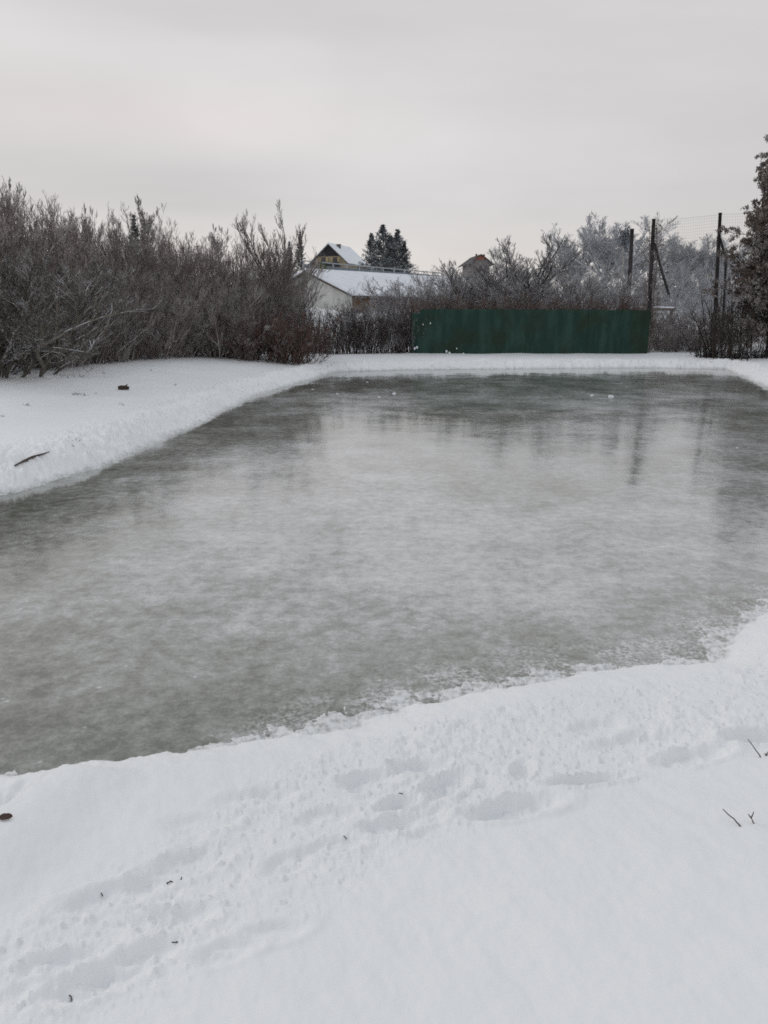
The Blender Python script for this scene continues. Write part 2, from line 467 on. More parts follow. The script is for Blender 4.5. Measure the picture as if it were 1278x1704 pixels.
def kids(P, R, k, t0, t1, ang, lenf, n, up=.3, wob=.12, rf=.55, tip=.3, upd=.0, rmin=.004, decay=.5):
    m, N, _ = P.shape
    L = np.linalg.norm(np.diff(P, axis=1), axis=2).sum(1)
    ix = np.repeat(np.arange(m), k); t = RNG.uniform(t0, t1, len(ix))
    f = t * (N - 1); i0 = np.minimum(f.astype(int), N - 2); w = (f - i0)[:, None]
    S = P[ix, i0] * (1 - w) + P[ix, i0 + 1] * w
    T = nrm(P[ix, i0 + 1] - P[ix, i0])
    q = nrm(np.cross(T, RNG.normal(size=(len(ix), 3))))
    a = np.radians(RNG.uniform(ang * .6, ang * 1.3, len(ix)))[:, None]
    D = T * np.cos(a) + q * np.sin(a) + np.array([0, 0, upd])
    ll = L[ix] * lenf * RNG.uniform(.5, 1.15, len(ix)) * (1 - decay * t)
    rr = np.maximum((R[ix, i0] * (1 - w[:, 0]) + R[ix, i0 + 1] * w[:, 0]) * rf, rmin)
    return grow(S, D, ll, rr, n, up, wob, tip)


def plant(name, sets, cat):
    """sets: [(part name, [(P,R,sides)...], material) or (part name, (V,F), material)]"""
    root = empty(name, (0, 0, 0)); root['category'] = cat
    top = 0
    for pn, geo, mat in sets:
        V, FC = tubes(geo) if isinstance(geo, list) else geo
        top = max(top, np.percentile(V[:, 2], 99.8))
        mesh_obj(pn, V, FC, mat, root)
    al = np.concatenate([(tubes(g)[0] if isinstance(g, list) else g[0]) for _, g, _ in sets]).mean(0)
    root['_lean'] = float(math.pi / 2 - math.atan2(al[1], al[0]))
    root['_top'] = float(top)
    return root


def cards(C, D, W, L, droop=0.0):
    """leaf shaped quads (kite) at C along D"""
    m = len(C); D = nrm(D + np.array([0, 0, -droop])); q = nrm(np.cross(D, RNG.normal(size=(m, 3))))
    L = L[:, None]; W = W[:, None]
    V = np.stack([C, C + D * L * .45 + q * W * .5, C + D * L, C + D * L * .5 - q * W * .5], 1).reshape(-1, 3)
    FC = np.arange(m * 4).reshape(-1, 4)
    return V, FC


def disc(m, r):
    a = RNG.uniform(0, 2 * np.pi, m); q = np.sqrt(RNG.random(m)) * r
    return np.stack([q * np.cos(a), q * np.sin(a), np.zeros(m)], 1), np.stack([np.cos(a), np.sin(a), np.zeros(m)], 1), q / r


def shrub(name, mat, h=4.5, spread=1.2, stems=16, k1=9, k2=7, k3=3, lean=.45, rs=.022, tw=.0075, up=.55, cat='shrub', wob=.09, wob2=.09):
    S, out, q = disc(stems, spread * .35)
    D = out * (lean * q)[:, None] + np.array([0, 0, 1]) + RNG.normal(0, .08, (stems, 3))
    P0, R0 = grow(S - np.array([0, 0, .1]), D, h * RNG.uniform(.6, 1.0, stems), np.full(stems, rs) * RNG.uniform(.6, 1.4, stems), 8, up * .4, wob)
    P1, R1 = kids(P0, R0, k1, .04, .95, 42, .42, 6, up * 1.2, wob2, .6, upd=.35)
    P2, R2 = kids(P1, R1, k2, .15, 1.0, 45, .5, 4, up * 1.4, wob2, .6, upd=.3, rmin=tw)
    P3, R3 = kids(P2, R2, k3, .2, 1.0, 40, .6, 3, up, wob2, .7, upd=.3, rmin=tw * .8)
    return plant(name, [('stems', [(P0, R0, 5), (P1, R1, 4)], mat), ('twigs', [(P2, R2, 3), (P3, R3, 3)], mat)], cat)


def bare_tree(name, mat, h=6.0, trunk=.28, limbs=9, ang=38, k=(9, 9, 6), r=.09, tw=.007, up=.5, lean=0.03, cat='tree', lenf=.6, upd=.25, bmat=None, wob=.1, t0=.3, tr=.8, dec=.45):
    P0, R0 = grow(np.array([[0, 0, -.15]]), np.array([[lean, 0, 1.0]]), np.array([h * tr]), np.array([r]), 10, .2, .05, .2 if tr > .6 else .5)
    P1, R1 = kids(P0, R0, limbs, t0, .97, ang, lenf, 8, up, wob, .6, upd=upd, decay=dec)
    P2, R2 = kids(P1, R1, k[0], .15, 1.0, 42, .45, 6, up, .12, .6, upd=.2)
    P3, R3 = kids(P2, R2, k[1], .15, 1.0, 42, .5, 4, up, .12, .6, upd=.2, rmin=tw)
    P4, R4 = kids(P3, R3, k[2], .15, 1.0, 40, .55, 3, up, .12, .7, upd=.2, rmin=tw * .8)
    return plant(name, [('trunk', [(P0, R0, 8), (P1, R1, 6)], bmat or mat), ('crown', [(P2, R2, 4), (P3, R3, 3), (P4, R4, 3)], mat)], cat)


def conifer(name, mat, h=8.0, w=1.6, whorls=34, per=9, droop=.25, taper=1.0, bare=.08, n_need=36, ln=.20, wd=.07, cat='conifer'):
    P0, R0 = grow(np.array([[0, 0, -.1]]), np.array([[0, 0, 1.0]]), np.array([h]), np.array([.013 * h]), 8, .2, .02, .1)
    zz = np.repeat(np.linspace(h * bare, h * .985, whorls), per) + RNG.normal(0, .04 * h / 8, whorls * per)
    m = len(zz); fr = np.clip((h - zz) / (h * (1 - bare)), 0.02, 1)
    prof = fr ** taper
    L = w * prof * RNG.uniform(.3, 1.25, m) * (1 + .25 * np.sin(zz * 2.3 / (h / 8) + 1)) + .05
    a = RNG.uniform(0, 2 * np.pi, m)
    D = np.stack([np.cos(a), np.sin(a), RNG.uniform(-.05, .35, m) - droop * fr + .5 * (1 - fr)], 1)
    P1, R1 = grow(np.stack([np.zeros(m), np.zeros(m), zz], 1), D, L, np.full(m, .014), 6, .3, .08)
    cnt = n_need; ix = np.repeat(np.arange(m), cnt); t = RNG.uniform(.15, 1, len(ix)) ** .8; f = t * 5; i0 = np.minimum(f.astype(int), 4); q = (f - i0)[:, None]
    C = P1[ix, i0] * (1 - q) + P1[ix, i0 + 1] * q
    T = nrm(P1[ix, i0 + 1] - P1[ix, i0])
    V, FC = cards(C, T * .7 + RNG.normal(0, .55, (len(ix), 3)) + np.array([0, 0, -.15]), np.full(len(ix), wd) * RNG.uniform(.6, 1.3, len(ix)), ln * RNG.uniform(.6, 1.3, len(ix)) * (.30 + .70 * np.sqrt(fr[ix])))
    return plant(name, [('trunk', [(P0, R0, 6), (P1, R1, 3)], M['dark']), ('crown', (V, FC), mat)], cat)


class Kind:
    """one or more built plants; put() places the first as it is and copies after that"""
    def __init__(s, protos): s.p = protos; s.used = [False] * len(protos); s.i = 0

    def put(s, X, Y, top, label, group=None, wide=1.0, rz=None, dz=-.05):
        k = s.i % len(s.p); s.i += 1
        p = s.p[k]; z = gz(X, Y) + dz
        f = (top - z) / p['_top']; sc = (f * wide, f * wide, f)
        rz = RNG.uniform(0, 6.28) if rz is None else (p['_lean'] if rz == 'balanced' else rz)
        if not s.used[k]:
            s.used[k] = True; p.location = (X, Y, z); p.rotation_euler = (0, 0, rz); p.scale = sc; o = p
        else: o = dup(p, (X, Y, z), rz, sc)
        if 'group' in o: del o['group']
        o['label'] = label
        if group: o['group'] = group
        return o

    def px(s, u, vtop, Y, label, group=None, wide=1.0, rz=None, top_jit=0):
        q = at(u, vtop, Y)
        return s.put(q[0], Y, q[2], label, group, wide, rz)


# --- the big thicket on the left bank
thick = Kind([shrub('thicket_shrub', M['thicket'], 4.6, 1.9, 20, 13, 10, 5, .5, tw=.0058) for _ in range(5)])
oldsh = Kind([shrub('arching_shrub', M['thicket2'], 4.2, 2.4, 17, 12, 10, 5, 1.2, .036, .0062, .2, wob=.2, wob2=.13) for _ in range(2)])
SKY = [(-160, 290), (0, 318), (40, 330), (90, 352), (130, 362), (175, 372), (215, 352), (250, 378), (300, 398), (340, 392), (370, 388), (400, 412), (440, 405), (480, 410), (515, 425)]


def skyl(u): return float(np.interp(u, [a for a, b in SKY], [b for a, b in SKY]))


G1 = 'bare shrubs of the thicket along the left bank'
# front row along the foot of the bank, then rows behind
foot = [(-110, 640), (-40, 634), (25, 628), (80, 618), (135, 611), (190, 606), (245, 601), (300, 598), (350, 596), (396, 595)]
for k, (u, v) in enumerate(foot):
    g = onz(u, v, .56)
    Y = g[1] + .9
    (oldsh if u < 60 and u > -100 else thick).px(u, skyl(u) + 62 + RNG.uniform(-14, 20), Y,
        'arching olive-brown shrub with snow lying on its boughs, at the left edge of the thicket' if -100 < u < 60 else
        'bare purple-brown shrub in the front row of the thicket on the left bank', 'arching snowy shrubs at the left end' if -100 < u < 60 else G1 + ', front row', 1.15)
for k, u in enumerate(np.arange(-130, 480, 36)):
    Y = float(np.interp(u, [-130, 0, 150, 300, 520], [21, 23.5, 29, 34, 37]))
    thick.px(u, skyl(u) + 14 + RNG.uniform(-16, 22), Y + RNG.uniform(-.5, .5), 'bare purple-brown shrub in the middle of the thicket on the left bank', G1 + ', middle row', 1.1)
for k, u in enumerate(np.arange(-110, 480, 34)):
    Y = float(np.interp(u, [-130, 0, 150, 300, 520], [24, 27.5, 33, 38, 41]))
    thick.px(u, skyl(u) + RNG.uniform(-14, 22), Y + RNG.uniform(-.5, .8), 'bare shrub whose tips stand against the sky at the back of the left thicket', G1 + ', back row', 1.1)
lowb = Kind([shrub('brush', M['thicket'], 1.5, 1.7, 30, 9, 7, 4, .8, .013, .0075, .35)])
for u, v in ((95, 612), (150, 606), (205, 601), (260, 597), (310, 594), (350, 592), (388, 592)):
    g = onz(u, v, .56)
    lowb.px(u, v - 68 + RNG.uniform(-8, 8), g[1] + .2, 'low grey-brown brush filling the foot of the left thicket', 'low brush at the foot of the left thicket', 1.3)
tall = Kind([bare_tree('bare_tree', M['thicket'], 6, limbs=14, ang=26, k=(13, 9, 5), r=.06, up=.9, lenf=.6, upd=.5, t0=.1)])
tall.px(210, 326, 33, 'tall bare tree rising highest out of the middle of the left thicket', wide=.8)
tall.px(28, 296, 29, 'tall bare tree with long whips above the left edge of the thicket', wide=.8)
tall.px(345, 372, 40, 'bare tree rising above the thicket between the dark spruce tips and the fruit tree', wide=1.0)
tall.px(140, 338, 32, 'thin bare tree with upright whips standing right of the highest left clump', wide=.6)

# --- the tree with upright shoots and dark trunk, the brush below it
orch = Kind([bare_tree('fruit_tree', M['thicket'], 5.5, limbs=16, ang=46, k=(17, 10, 5), r=.12, up=1.3, lenf=1.35, upd=.25, bmat=M['trunk'], tw=.006, wob=.12, t0=.72, tr=.42, dec=.1)])
orch.px(454, 338, 35.5, 'bare fruit tree with dark trunk and tall upright shoots left of the yellow house', wide=1.0, rz='balanced')
brush = Kind([shrub('brush', M['russet'], 1.9, 1.6, 34, 9, 7, 4, .7, .012, .007, .4) for _ in range(2)])
for u, v, Y in ((385, 515, 31.5), (425, 508, 31.2), (465, 512, 31.0), (500, 532, 31.2)):
    brush.px(u, v, Y, 'low russet-brown brush bush at the foot of the bare fruit tree', 'russet brush below the fruit tree', 1.25)
med = Kind([shrub('shrub', M['frost'], 3.2, 1.5, 14, 8, 7, 3, .6, .02, .006, .3)])
med.px(492, 452, 39, 'grey frosted shrub against the white shed wall, right of the fruit tree', wide=.75)
med.px(470, 430, 41, 'grey frosted shrub behind the fruit tree trunk', wide=1.0)


# --- hedges
def hedge(name, a, b, h, mat, label, dens=34, w=.9, zoff=0.0):
    a = np.array(a, float); b = np.array(b, float); L = np.linalg.norm(b - a); m = int(L * dens)
    t = RNG.random(m); side = nrm(np.array([-(b - a)[1], (b - a)[0], 0.0])[None])[0]
    S = np.zeros((m, 3)); S[:, :2] = a[None] + (b - a)[None] * t[:, None]; S += side * RNG.uniform(-w / 2, w / 2, m)[:, None]
    S[:, 2] = ground(S[:, 0], S[:, 1])[0] - .1 + zoff
    D = RNG.normal(0, .16, (m, 3)); D[:, 2] = 1
    P0, R0 = grow(S, D, h * RNG.uniform(.75, 1.1, m), np.full(m, .012), 6, .3, .12)
    P1, R1 = kids(P0, R0, 7, .1, 1.0, 40, .32, 4, .5, .14, .6, upd=.3, rmin=.006)
    P2, R2 = kids(P1, R1, 4, .2, 1.0, 42, .55, 3, .4, .14, .7, upd=.3, rmin=.005)
    o0 = np.array([(a[0] + b[0]) / 2, (a[1] + b[1]) / 2, gz(*((a + b) / 2))])
    root = empty(name, o0); tag(root, label, 'hedge')
    for pn, sets in (('stems', [(P0 - o0, R0, 4)]), ('twigs', [(P1 - o0, R1, 3), (P2 - o0, R2, 3)])):
        V, FC = tubes(sets); mesh_obj(pn, V, FC, mat, root)
    return root


q1 = at(500, 560, 35.0); q2 = at(690, 560, 37.0)
hedge('hedge', q1[:2], q2[:2], 1.95, M['hedge'], 'dark brown clipped hedge dusted with snow, left of the green screen', 95, 1.1)
q1 = at(676, 520, 39.5); q2 = at(1075, 520, 39.5)
hedge('hedge', q1[:2], q2[:2], 2.35, M['russet'], 'long russet-brown hedge showing just above the green screen', 60, 1.2)

# --- frosted shrubs and small trees behind the green screen
fsh = Kind([shrub('frosted_shrub', M['frost'], 3.4, 1.8, 14, 9, 9, 4, .85, .024, .0062, .25, wob=.15, wob2=.15) for _ in range(4)])
G2 = 'frosted shrubs behind the green screen'
for u, v, Y in ((600, 500, 43), (622, 478, 42), (655, 488, 43), (680, 470, 44), (700, 452, 42.5), (735, 440, 45), (755, 432, 43), (785, 442, 46), (810, 455, 43), (835, 430, 45),
                (862, 425, 43), (905, 420, 46), (930, 440, 43), (955, 450, 46), (975, 435, 43.5), (1000, 440, 46), (1030, 430, 43.5), (1055, 440, 46)):
    fsh.px(u, v - 9 + (24 if u > 960 else 12 if u > 690 else 0), Y, 'grey frosted shrub rising above the green screen and the russet hedge' if u > 690 else 'small frosted shrub in front of the snowy shed roof', G2 if u > 690 else 'frosted shrubs before the shed', 1.2)
fr_tree = Kind([bare_tree('frosted_tree', M['frost'], 5, limbs=13, ang=50, k=(12, 11, 6), r=.09, tw=.0065, up=.5, lenf=1.6, upd=.2, bmat=M['trunk'], wob=.13, tr=.36, t0=.4, dec=.15) for _ in range(2)])
fr_tree.px(888, 382, 44, 'frosted tree with forked dark trunk, tallest above the middle of the green screen', wide=1.15, rz='balanced')
fr_tree.px(845, 410, 44.5, 'frosted spreading tree left of the tallest one above the green screen', wide=1.2)
fr_tree.px(770, 428, 44, 'frosted many-branched tree in front of the house with the pink gable', wide=1.2)

for u, v, Y in ((778, 434, 47), (797, 440, 46.5), (818, 436, 47.5)):
    fsh.px(u, v, Y, 'grey frosted shrub hiding the walls of the house with the salmon gable', 'frosted shrubs before the salmon-gabled house', 1.3)
# --- farther trees on the right
fan = Kind([bare_tree('far_tree', M['far'], 7, limbs=20, ang=46, k=(14, 11, 6), r=.13, tw=.0095, up=.6, lenf=1.7, upd=.25, t0=.35, tr=.36, dec=.12) for _ in range(3)])
for u, v, Y, w, lb in ((1008, 365, 76, 1.1, 'large round-crowned bare tree, pale with frost, left of the thick dark post'),
                       (972, 398, 82, 1.0, 'smaller frosted tree left of the round-crowned bare tree'),
                       (1058, 374, 80, 1.0, 'frosted bare tree with upright branches behind the thick dark post'),
                       (1120, 392, 84, .9, 'frosted bare tree seen through the net beside the left net pole'),
                       (1150, 400, 84, .9, 'frosted bare tree seen through the middle of the net'),
                       (1180, 414, 82, .9, 'lower frosted bare tree seen through the net beside the right net pole'),
                       (945, 425, 80, 1.0, 'low frosted tree at the left foot of the far tree group'),
                       (1215, 405, 80, 1.0, 'frosted far tree half hidden by the brown-leaved tree'),
                       (1250, 415, 80, 1.0, 'frosted far tree behind the brown-leaved tree at the right edge')):
    fan.px(u, v - 11, Y, lb, wide=w * 1.5)
backsh = Kind([shrub('far_shrub', M['far'], 3.6, 2.4, 15, 10, 10, 5, .7, .03, .0095, .3, wob=.14, wob2=.14) for _ in range(2)])
for u, v, Y in ((925, 455, 62), (960, 450, 60), (995, 445, 62), (1030, 440, 60), (1070, 445, 62), (1105, 430, 60), (1135, 436, 58), (1160, 430, 61), (1190, 440, 58), (1225, 440, 60), (1265, 440, 58), (1090, 480, 52), (1130, 478, 50), (1165, 484, 52), (1200, 480, 50), (1240, 470, 51)):
    backsh.px(u, v - 9, Y, 'grey frosted shrub in the mass behind the net and poles', 'frosted shrubs behind the net', 1.25)
for u, v, Y in ((1095, 498, 48), (1120, 500, 47), (1145, 496, 48), (1172, 498, 47), (1196, 496, 48), (1220, 494, 47)):
    backsh.px(u, v, Y, 'low grey frosted shrub behind the bottom of the net', 'low frosted shrubs behind the net', 1.3)
spr = Kind([conifer('spruce', M['needle_far'], 9, 1.7, 30, 8, .3, .9, .05, 26, .34, .13)])
spr.px(1117, 418, 90, 'bluish frosted spruce seen through the net, nearer the left pole', wide=1.1)
spr.px(1147, 412, 92, 'bluish frosted spruce seen through the net, left of its middle', wide=1.0)
spr.px(1184, 428, 90, 'bluish spruce seen through the net beside the right pole', wide=1.1)

# --- conifers behind the shed and on the left
pin = Kind([conifer('pine', M['needle'], 8, 2.5, 28, 10, .05, .74, .04, 18, .48, .085) for _ in range(2)])
pin.px(637, 374, 112, 'tallest dark pine of the clump right of the yellow house', wide=1.25)
pin.px(661, 382, 113, 'dark pine on the right of the clump behind the grey fence', wide=1.15)
pin.px(618, 388, 115, 'dark pine on the left of the clump, next to the yellow house', wide=.95)
pin.px(649, 392, 109, 'shorter dark pine in front of the middle of the clump', wide=1.3)
pin.px(673, 402, 112, 'lowest dark pine at the right end of the clump', wide=.9)
spd = Kind([conifer('spruce', M['needle'], 9, 1.7, 30, 8, .3, 1.05, .05, 18, .34, .10)])
spd.px(499, 386, 75, 'dark pointed spruce left of the yellow house', wide=1.1)
spd.px(481, 402, 78, 'smaller dark spruce left of the pointed one', wide=1.2)
spd.px(222, 358, 46, 'dark spruce tip showing through the left thicket', wide=1.1)
spd.px(238, 366, 47, 'shorter dark spruce tip right of the other in the left thicket', wide=1.1)


# --- the brown leaved tree on the right
def leafy(name, h, w, n_leaf, label, X, Y, leafL=.12, low=.12):
    P0, R0 = grow(np.array([[0, 0, -.15]]), np.array([[0.0, 0, 1.0]]), np.array([h * .97]), np.array([.12]), 10, .2, .004, .12)
    P1, R1 = kids(P0, R0, 150, low, .99, 68, .40, 7, .25, .14, .5, upd=.2, decay=.55)
    P2, R2 = kids(P1, R1, 9, .12, 1.0, 52, .48, 5, .1, .14, .6, upd=.05)
    P3, R3 = kids(P2, R2, 6, .2, 1.0, 45, .55, 4, -.1, .14, .6, upd=0, rmin=.006)
    top = h
    ix = RNG.integers(0, len(P3), n_leaf); j = RNG.integers(1, 4, n_leaf)
    C = P3[ix, j] + RNG.normal(0, .03, (n_leaf, 3))
    keep = C[:, 2] > h * .14 + RNG.normal(0, .10 * h, n_leaf)
    C = C[keep]; m = len(C)
    V, FC = cards(C, RNG.normal(0, .45, (m, 3)), leafL * .36 * RNG.uniform(.6, 1.2, m), leafL * RNG.uniform(.7, 1.25, m), 1.0)
    root = empty(name, (X, Y, gz(X, Y)))
    tag(root, label, 'tree')
    a, b = tubes([(P0, R0, 8), (P1, R1, 5)]); mesh_obj('trunk', a, b, M['dark'], root)
    a, b = tubes([(P2, R2, 4), (P3, R3, 3)]); mesh_obj('twigs', a, b, M['dark'], root)
    mesh_obj('leaves', V, FC, M['leaf'], root)
    return root


q = at(1276, 600, 34)
leafy('leafy_tree', 7.95, 2, 105000, 'tall tree keeping its withered brown leaves at the right edge', q[0], 34)
stem = Kind([shrub('sapling_clump', twig_mat('dark stems', (.065, .052, .046), frost_amt=.12, snow_amt=.2), 3.0, 1.9, 11, 6, 4, 3, .10, .013, .006, .3, wob=.06) for _ in range(2)])
for u, v, Y in ((1205, 470, 34.5), (1228, 455, 35), (1250, 470, 33.5), (1275, 460, 34.5), (1218, 500, 33.6), (1300, 470, 34)):
    stem.px(u, v, Y, 'clump of thin dark upright stems under the brown-leaved tree', 'thin dark stems under the leafy tree', 1.1)
br2 = Kind([shrub('brush', M['thicket'], 2.4, 1.9, 26, 10, 8, 4, .7, .014, .0075, .3) for _ in range(2)])
for u, v, Y in ((1062, 513, 44), (1090, 514, 43), (1118, 516, 43), (1100, 530, 39), (1082, 540, 37.8), (1105, 548, 37.6), (1140, 548, 37.6), (1165, 548, 37.3), (1150, 545, 38.2), (1125, 535, 38.5), (1150, 520, 40.5), (1178, 515, 40), (1205, 520, 39), (1240, 510, 39), (1270, 505, 39)):
    br2.px(u, v, Y, 'grey-brown frosted brush behind the lower part of the net', 'brush behind the net', 1.25)


# snowy sapling and low brush pile in front of the right pole
def snow_sapling():
    X, Y = at(1176, 585, 35.2)[:2]
    pts = [((1182, 590), (1172, 540), (1168, 508), (1166, 490)), ((1178, 590), (1168, 556), (1158, 535), (1150, 522), (1160, 503)), ((1182, 590), (1186, 550), (1180, 520), (1172, 500)),
           ((1165, 590), (1163, 560), (1166, 535)), ((1168, 540), (1150, 528), (1138, 522)), ((1150, 590), (1140, 566), (1132, 548), (1128, 520), (1120, 508))]
    z0 = gz(X, Y); o0 = np.array([X, Y, z0])
    sets = []
    for k, p in enumerate(pts):
        q = np.array([at(u, v, Y + .15 * math.sin(k * 2.1)) for u, v in p]) - o0
        t = np.linspace(0, 1, 8); s = np.linspace(0, 1, len(q))
        Q = np.stack([np.interp(t, s, q[:, i]) for i in range(3)], 1) + RNG.normal(0, .02, (8, 3))
        sets.append((Q[None], np.linspace(.028 if k < 4 else .014, .010, 8)[None], 6))
    P = np.concatenate([s[0] for s in sets]); R = np.concatenate([s[1] for s in sets])
    P1, R1 = kids(P, R, 7, .25, 1, 45, .35, 5, .2, .15, .6, upd=.2)
    P2, R2 = kids(P1, R1, 5, .2, 1, 45, .5, 3, .2, .15, .6, upd=.2, rmin=.006)
    root = empty('sapling', o0); tag(root, 'crooked dark sapling with snow on its branches in front of the net', 'sapling')
    a, b = tubes(sets); mesh_obj('trunk', a, b, M['dark'], root)
    m = twig_mat('snowy sapling twigs', (0.06, .052, .048), frost_amt=.3, snow_amt=.9)
    a, b = tubes([(P1, R1, 4), (P2, R2, 3)]); mesh_obj('crown', a, b, m, root)


snow_sapling()
q1 = at(1158, 580, 34.6); q2 = at(1300, 580, 33.4)
hedge('brush_row', q1[:2], q2[:2], .50, M['dark'], 'low dark row of brush capped with snow below the brown-leaved tree', 90, .8)['category'] = 'brush'

# ---------------------------------------------------------------- green screen fence
def green_screen():
    t = NT('green tarpaulin')
    tc = t.n('ShaderNodeTexCoord')
    mp = t.n('ShaderNodeMapping', {'Vector': (tc, 'Object'), 'Scale': (1.6, 1, .35)})
    n1 = t.noise(mp, 1.6, 6, .6); n2 = t.noise((tc, 'Object'), .8, 6, .6); n3 = t.noise(mp, 7, 5, .65)
    c = t.mix(t.mr(n1, .38, .66), (0.014, 0.044, 0.034), (0.030, 0.070, 0.055))
    c = t.mix(t.mr(n2, .44, .66, 0, .85), c, (0.022, 0.036, 0.024))
    c = t.mix(t.mr(n3, .60, .78, 0, .4), c, (0.045, .075, .065))
    mat = t.bsdf(c, .75, None, .25)
    Lp = at(684, 592, 36.4); Rp = at(1077, 583, 36.4)
    a = Lp[:2]; b = Rp[:2]; L = np.linalg.norm(b - a); n = 3
    root = empty('screen_fence', (a[0], a[1], gz(*a)))
    tag(root, 'long dark green tarpaulin screen fence standing behind the far snow bank', 'fence')
    o0 = np.array([a[0], a[1], gz(*a)])
    dx = (b - a) / L
    seams = [0, .48, .745, 1.0]
    for k in range(n):
        u = np.linspace(seams[k] * L - .01, seams[k + 1] * L + .01, 90); w = np.linspace(0, 1, 22)
        U, W = np.meshgrid(u, w, indexing='ij'); x = U.ravel(); ww = W.ravel()
        top = np.interp(x, [0, .35, .5, L * .3, L * .5, L], [1.78, 1.80, 1.97, 1.98, 1.96, 1.93]) + .035 * fbm(x * 1.6, x * 0, 4, 300) + .02 * np.abs(fbm(x * 7, x * 0, 2, 301))
        bx = a[0] + dx[0] * x; by = a[1] + dx[1] * x
        g0 = ground(bx, by)[0] - .12
        z = g0 + ww * (o0[2] + top - g0)
        off = .05 * fbm(x * 1.3, ww * 1.1, 3, 310) + .018 * fbm(x * 5, ww * 1.5, 2, 311) - .014 * (k % 2)
        V = np.stack([bx + dx[1] * off, by - dx[0] * off, z], 1) - o0
        nu, nw = 90, 22
        i = np.arange(nu - 1)[:, None] * nw; j = np.arange(nw - 1)[None]
        FC = np.stack([i + j, i + nw + j, i + nw + j + 1, i + j + 1], -1).reshape(-1, 4)
        o = mesh_obj('panel', V, FC, mat, root, True)
        s = o.modifiers.new('thickness', 'SOLIDIFY'); s.thickness = .008; s.offset = -1
    for k in range(n + 1):
        p = a + dx * (seams[k] * L)
        MB().tube([(p[0] - o0[0], p[1] - o0[1] + .12, -.3), (p[0] - o0[0], p[1] - o0[1] + .12, 1.9)], .035, 8).build('post', M['pole'], root, True)
    # snow clots stuck to the cloth near its foot
    for u, v, s in ((690, 580, .055), (694, 578, .05), (743, 585, .05), (748, 588, .06), (771, 590, .06), (712, 590, .05), (704, 540, .03), (716, 538, .03), (760, 580, .03)):
        p = at(u, v, 36.25) - o0
        th = np.linspace(0, np.pi, 6); ph = np.linspace(0, 2 * np.pi, 9)[:-1]
        V = [(p[0] + s * 1.0 * math.sin(i) * math.cos(j), p[1] + s * math.sin(i) * math.sin(j), p[2] + s * 1.3 * math.cos(i)) for i in th for j in ph]
        V = np.array(V) + RNG.normal(0, s * .12, (len(V), 3))
        MB().add(V, [(i * 8 + j, i * 8 + (j + 1) % 8, (i + 1) * 8 + (j + 1) % 8, (i + 1) * 8 + j) for i in range(5) for j in range(8)]).build('snow_clot', M['white'], root, True)


green_screen()


# ---------------------------------------------------------------- net poles and net
def pole_thing(label, pts, r, brace=None, pale=None, Y=37.0, name='net_pole'):
    q = [at(u, v, Y) for u, v in pts]
    o0 = q[0].copy(); o0[2] = gz(q[0][0], q[0][1])
    root = empty(name, o0); tag(root, label, 'pole')
    Q = np.array(q) - o0; Q[0, 2] = -.2
    MB().tube(Q, np.linspace(r * 1.15, r * .9, len(Q)), 10).build('post', M['pole'], root, True)
    MB().tube([Q[-1] + np.array([0, 0, .002]), Q[-1] + np.array([0, 0, .05])], [r * 1.1, r * .9], 10).build('cap', M['pole'], root, True)
    if brace:
        B = [np.array(at(u, v, Y + dy)) - o0 for u, v, dy in brace]
        MB().tube(B, r * .7, 8).build('brace', M['pole'], root, True)
    if pale:
        B = [np.array(at(u, v, Y - .14)) - o0 for u, v in pale]; B[0][2] = -.2
        MB().tube(B, [r * 1.0, r * .95, r * .8], 8).build('stub', plain_mat('pale worn wood', (.22, .20, .18), (.10, .09, .085), 6, .9, (3, 3, .6)), root, True)
    return root, np.array(q)


_, LP = pole_thing('tall leaning net pole at the right end of the green screen', [(1078, 584), (1081, 500), (1084, 440), (1088, 366)], .085,
                   [(1089, 405, .1), (1098, 440, .3), (1113, 490, .8)], [(1077, 586), (1079, 555), (1081, 530)])
_, RP = pole_thing('tall dark net pole left of the brown-leaved tree', [(1189, 580), (1192, 480), (1195, 420), (1198.5, 356)], .08,
                   [(1198, 396, .1), (1208, 430, .5), (1206, 480, .6), (1201, 580, .7)])
FP = at(1290, 350, 36.6)


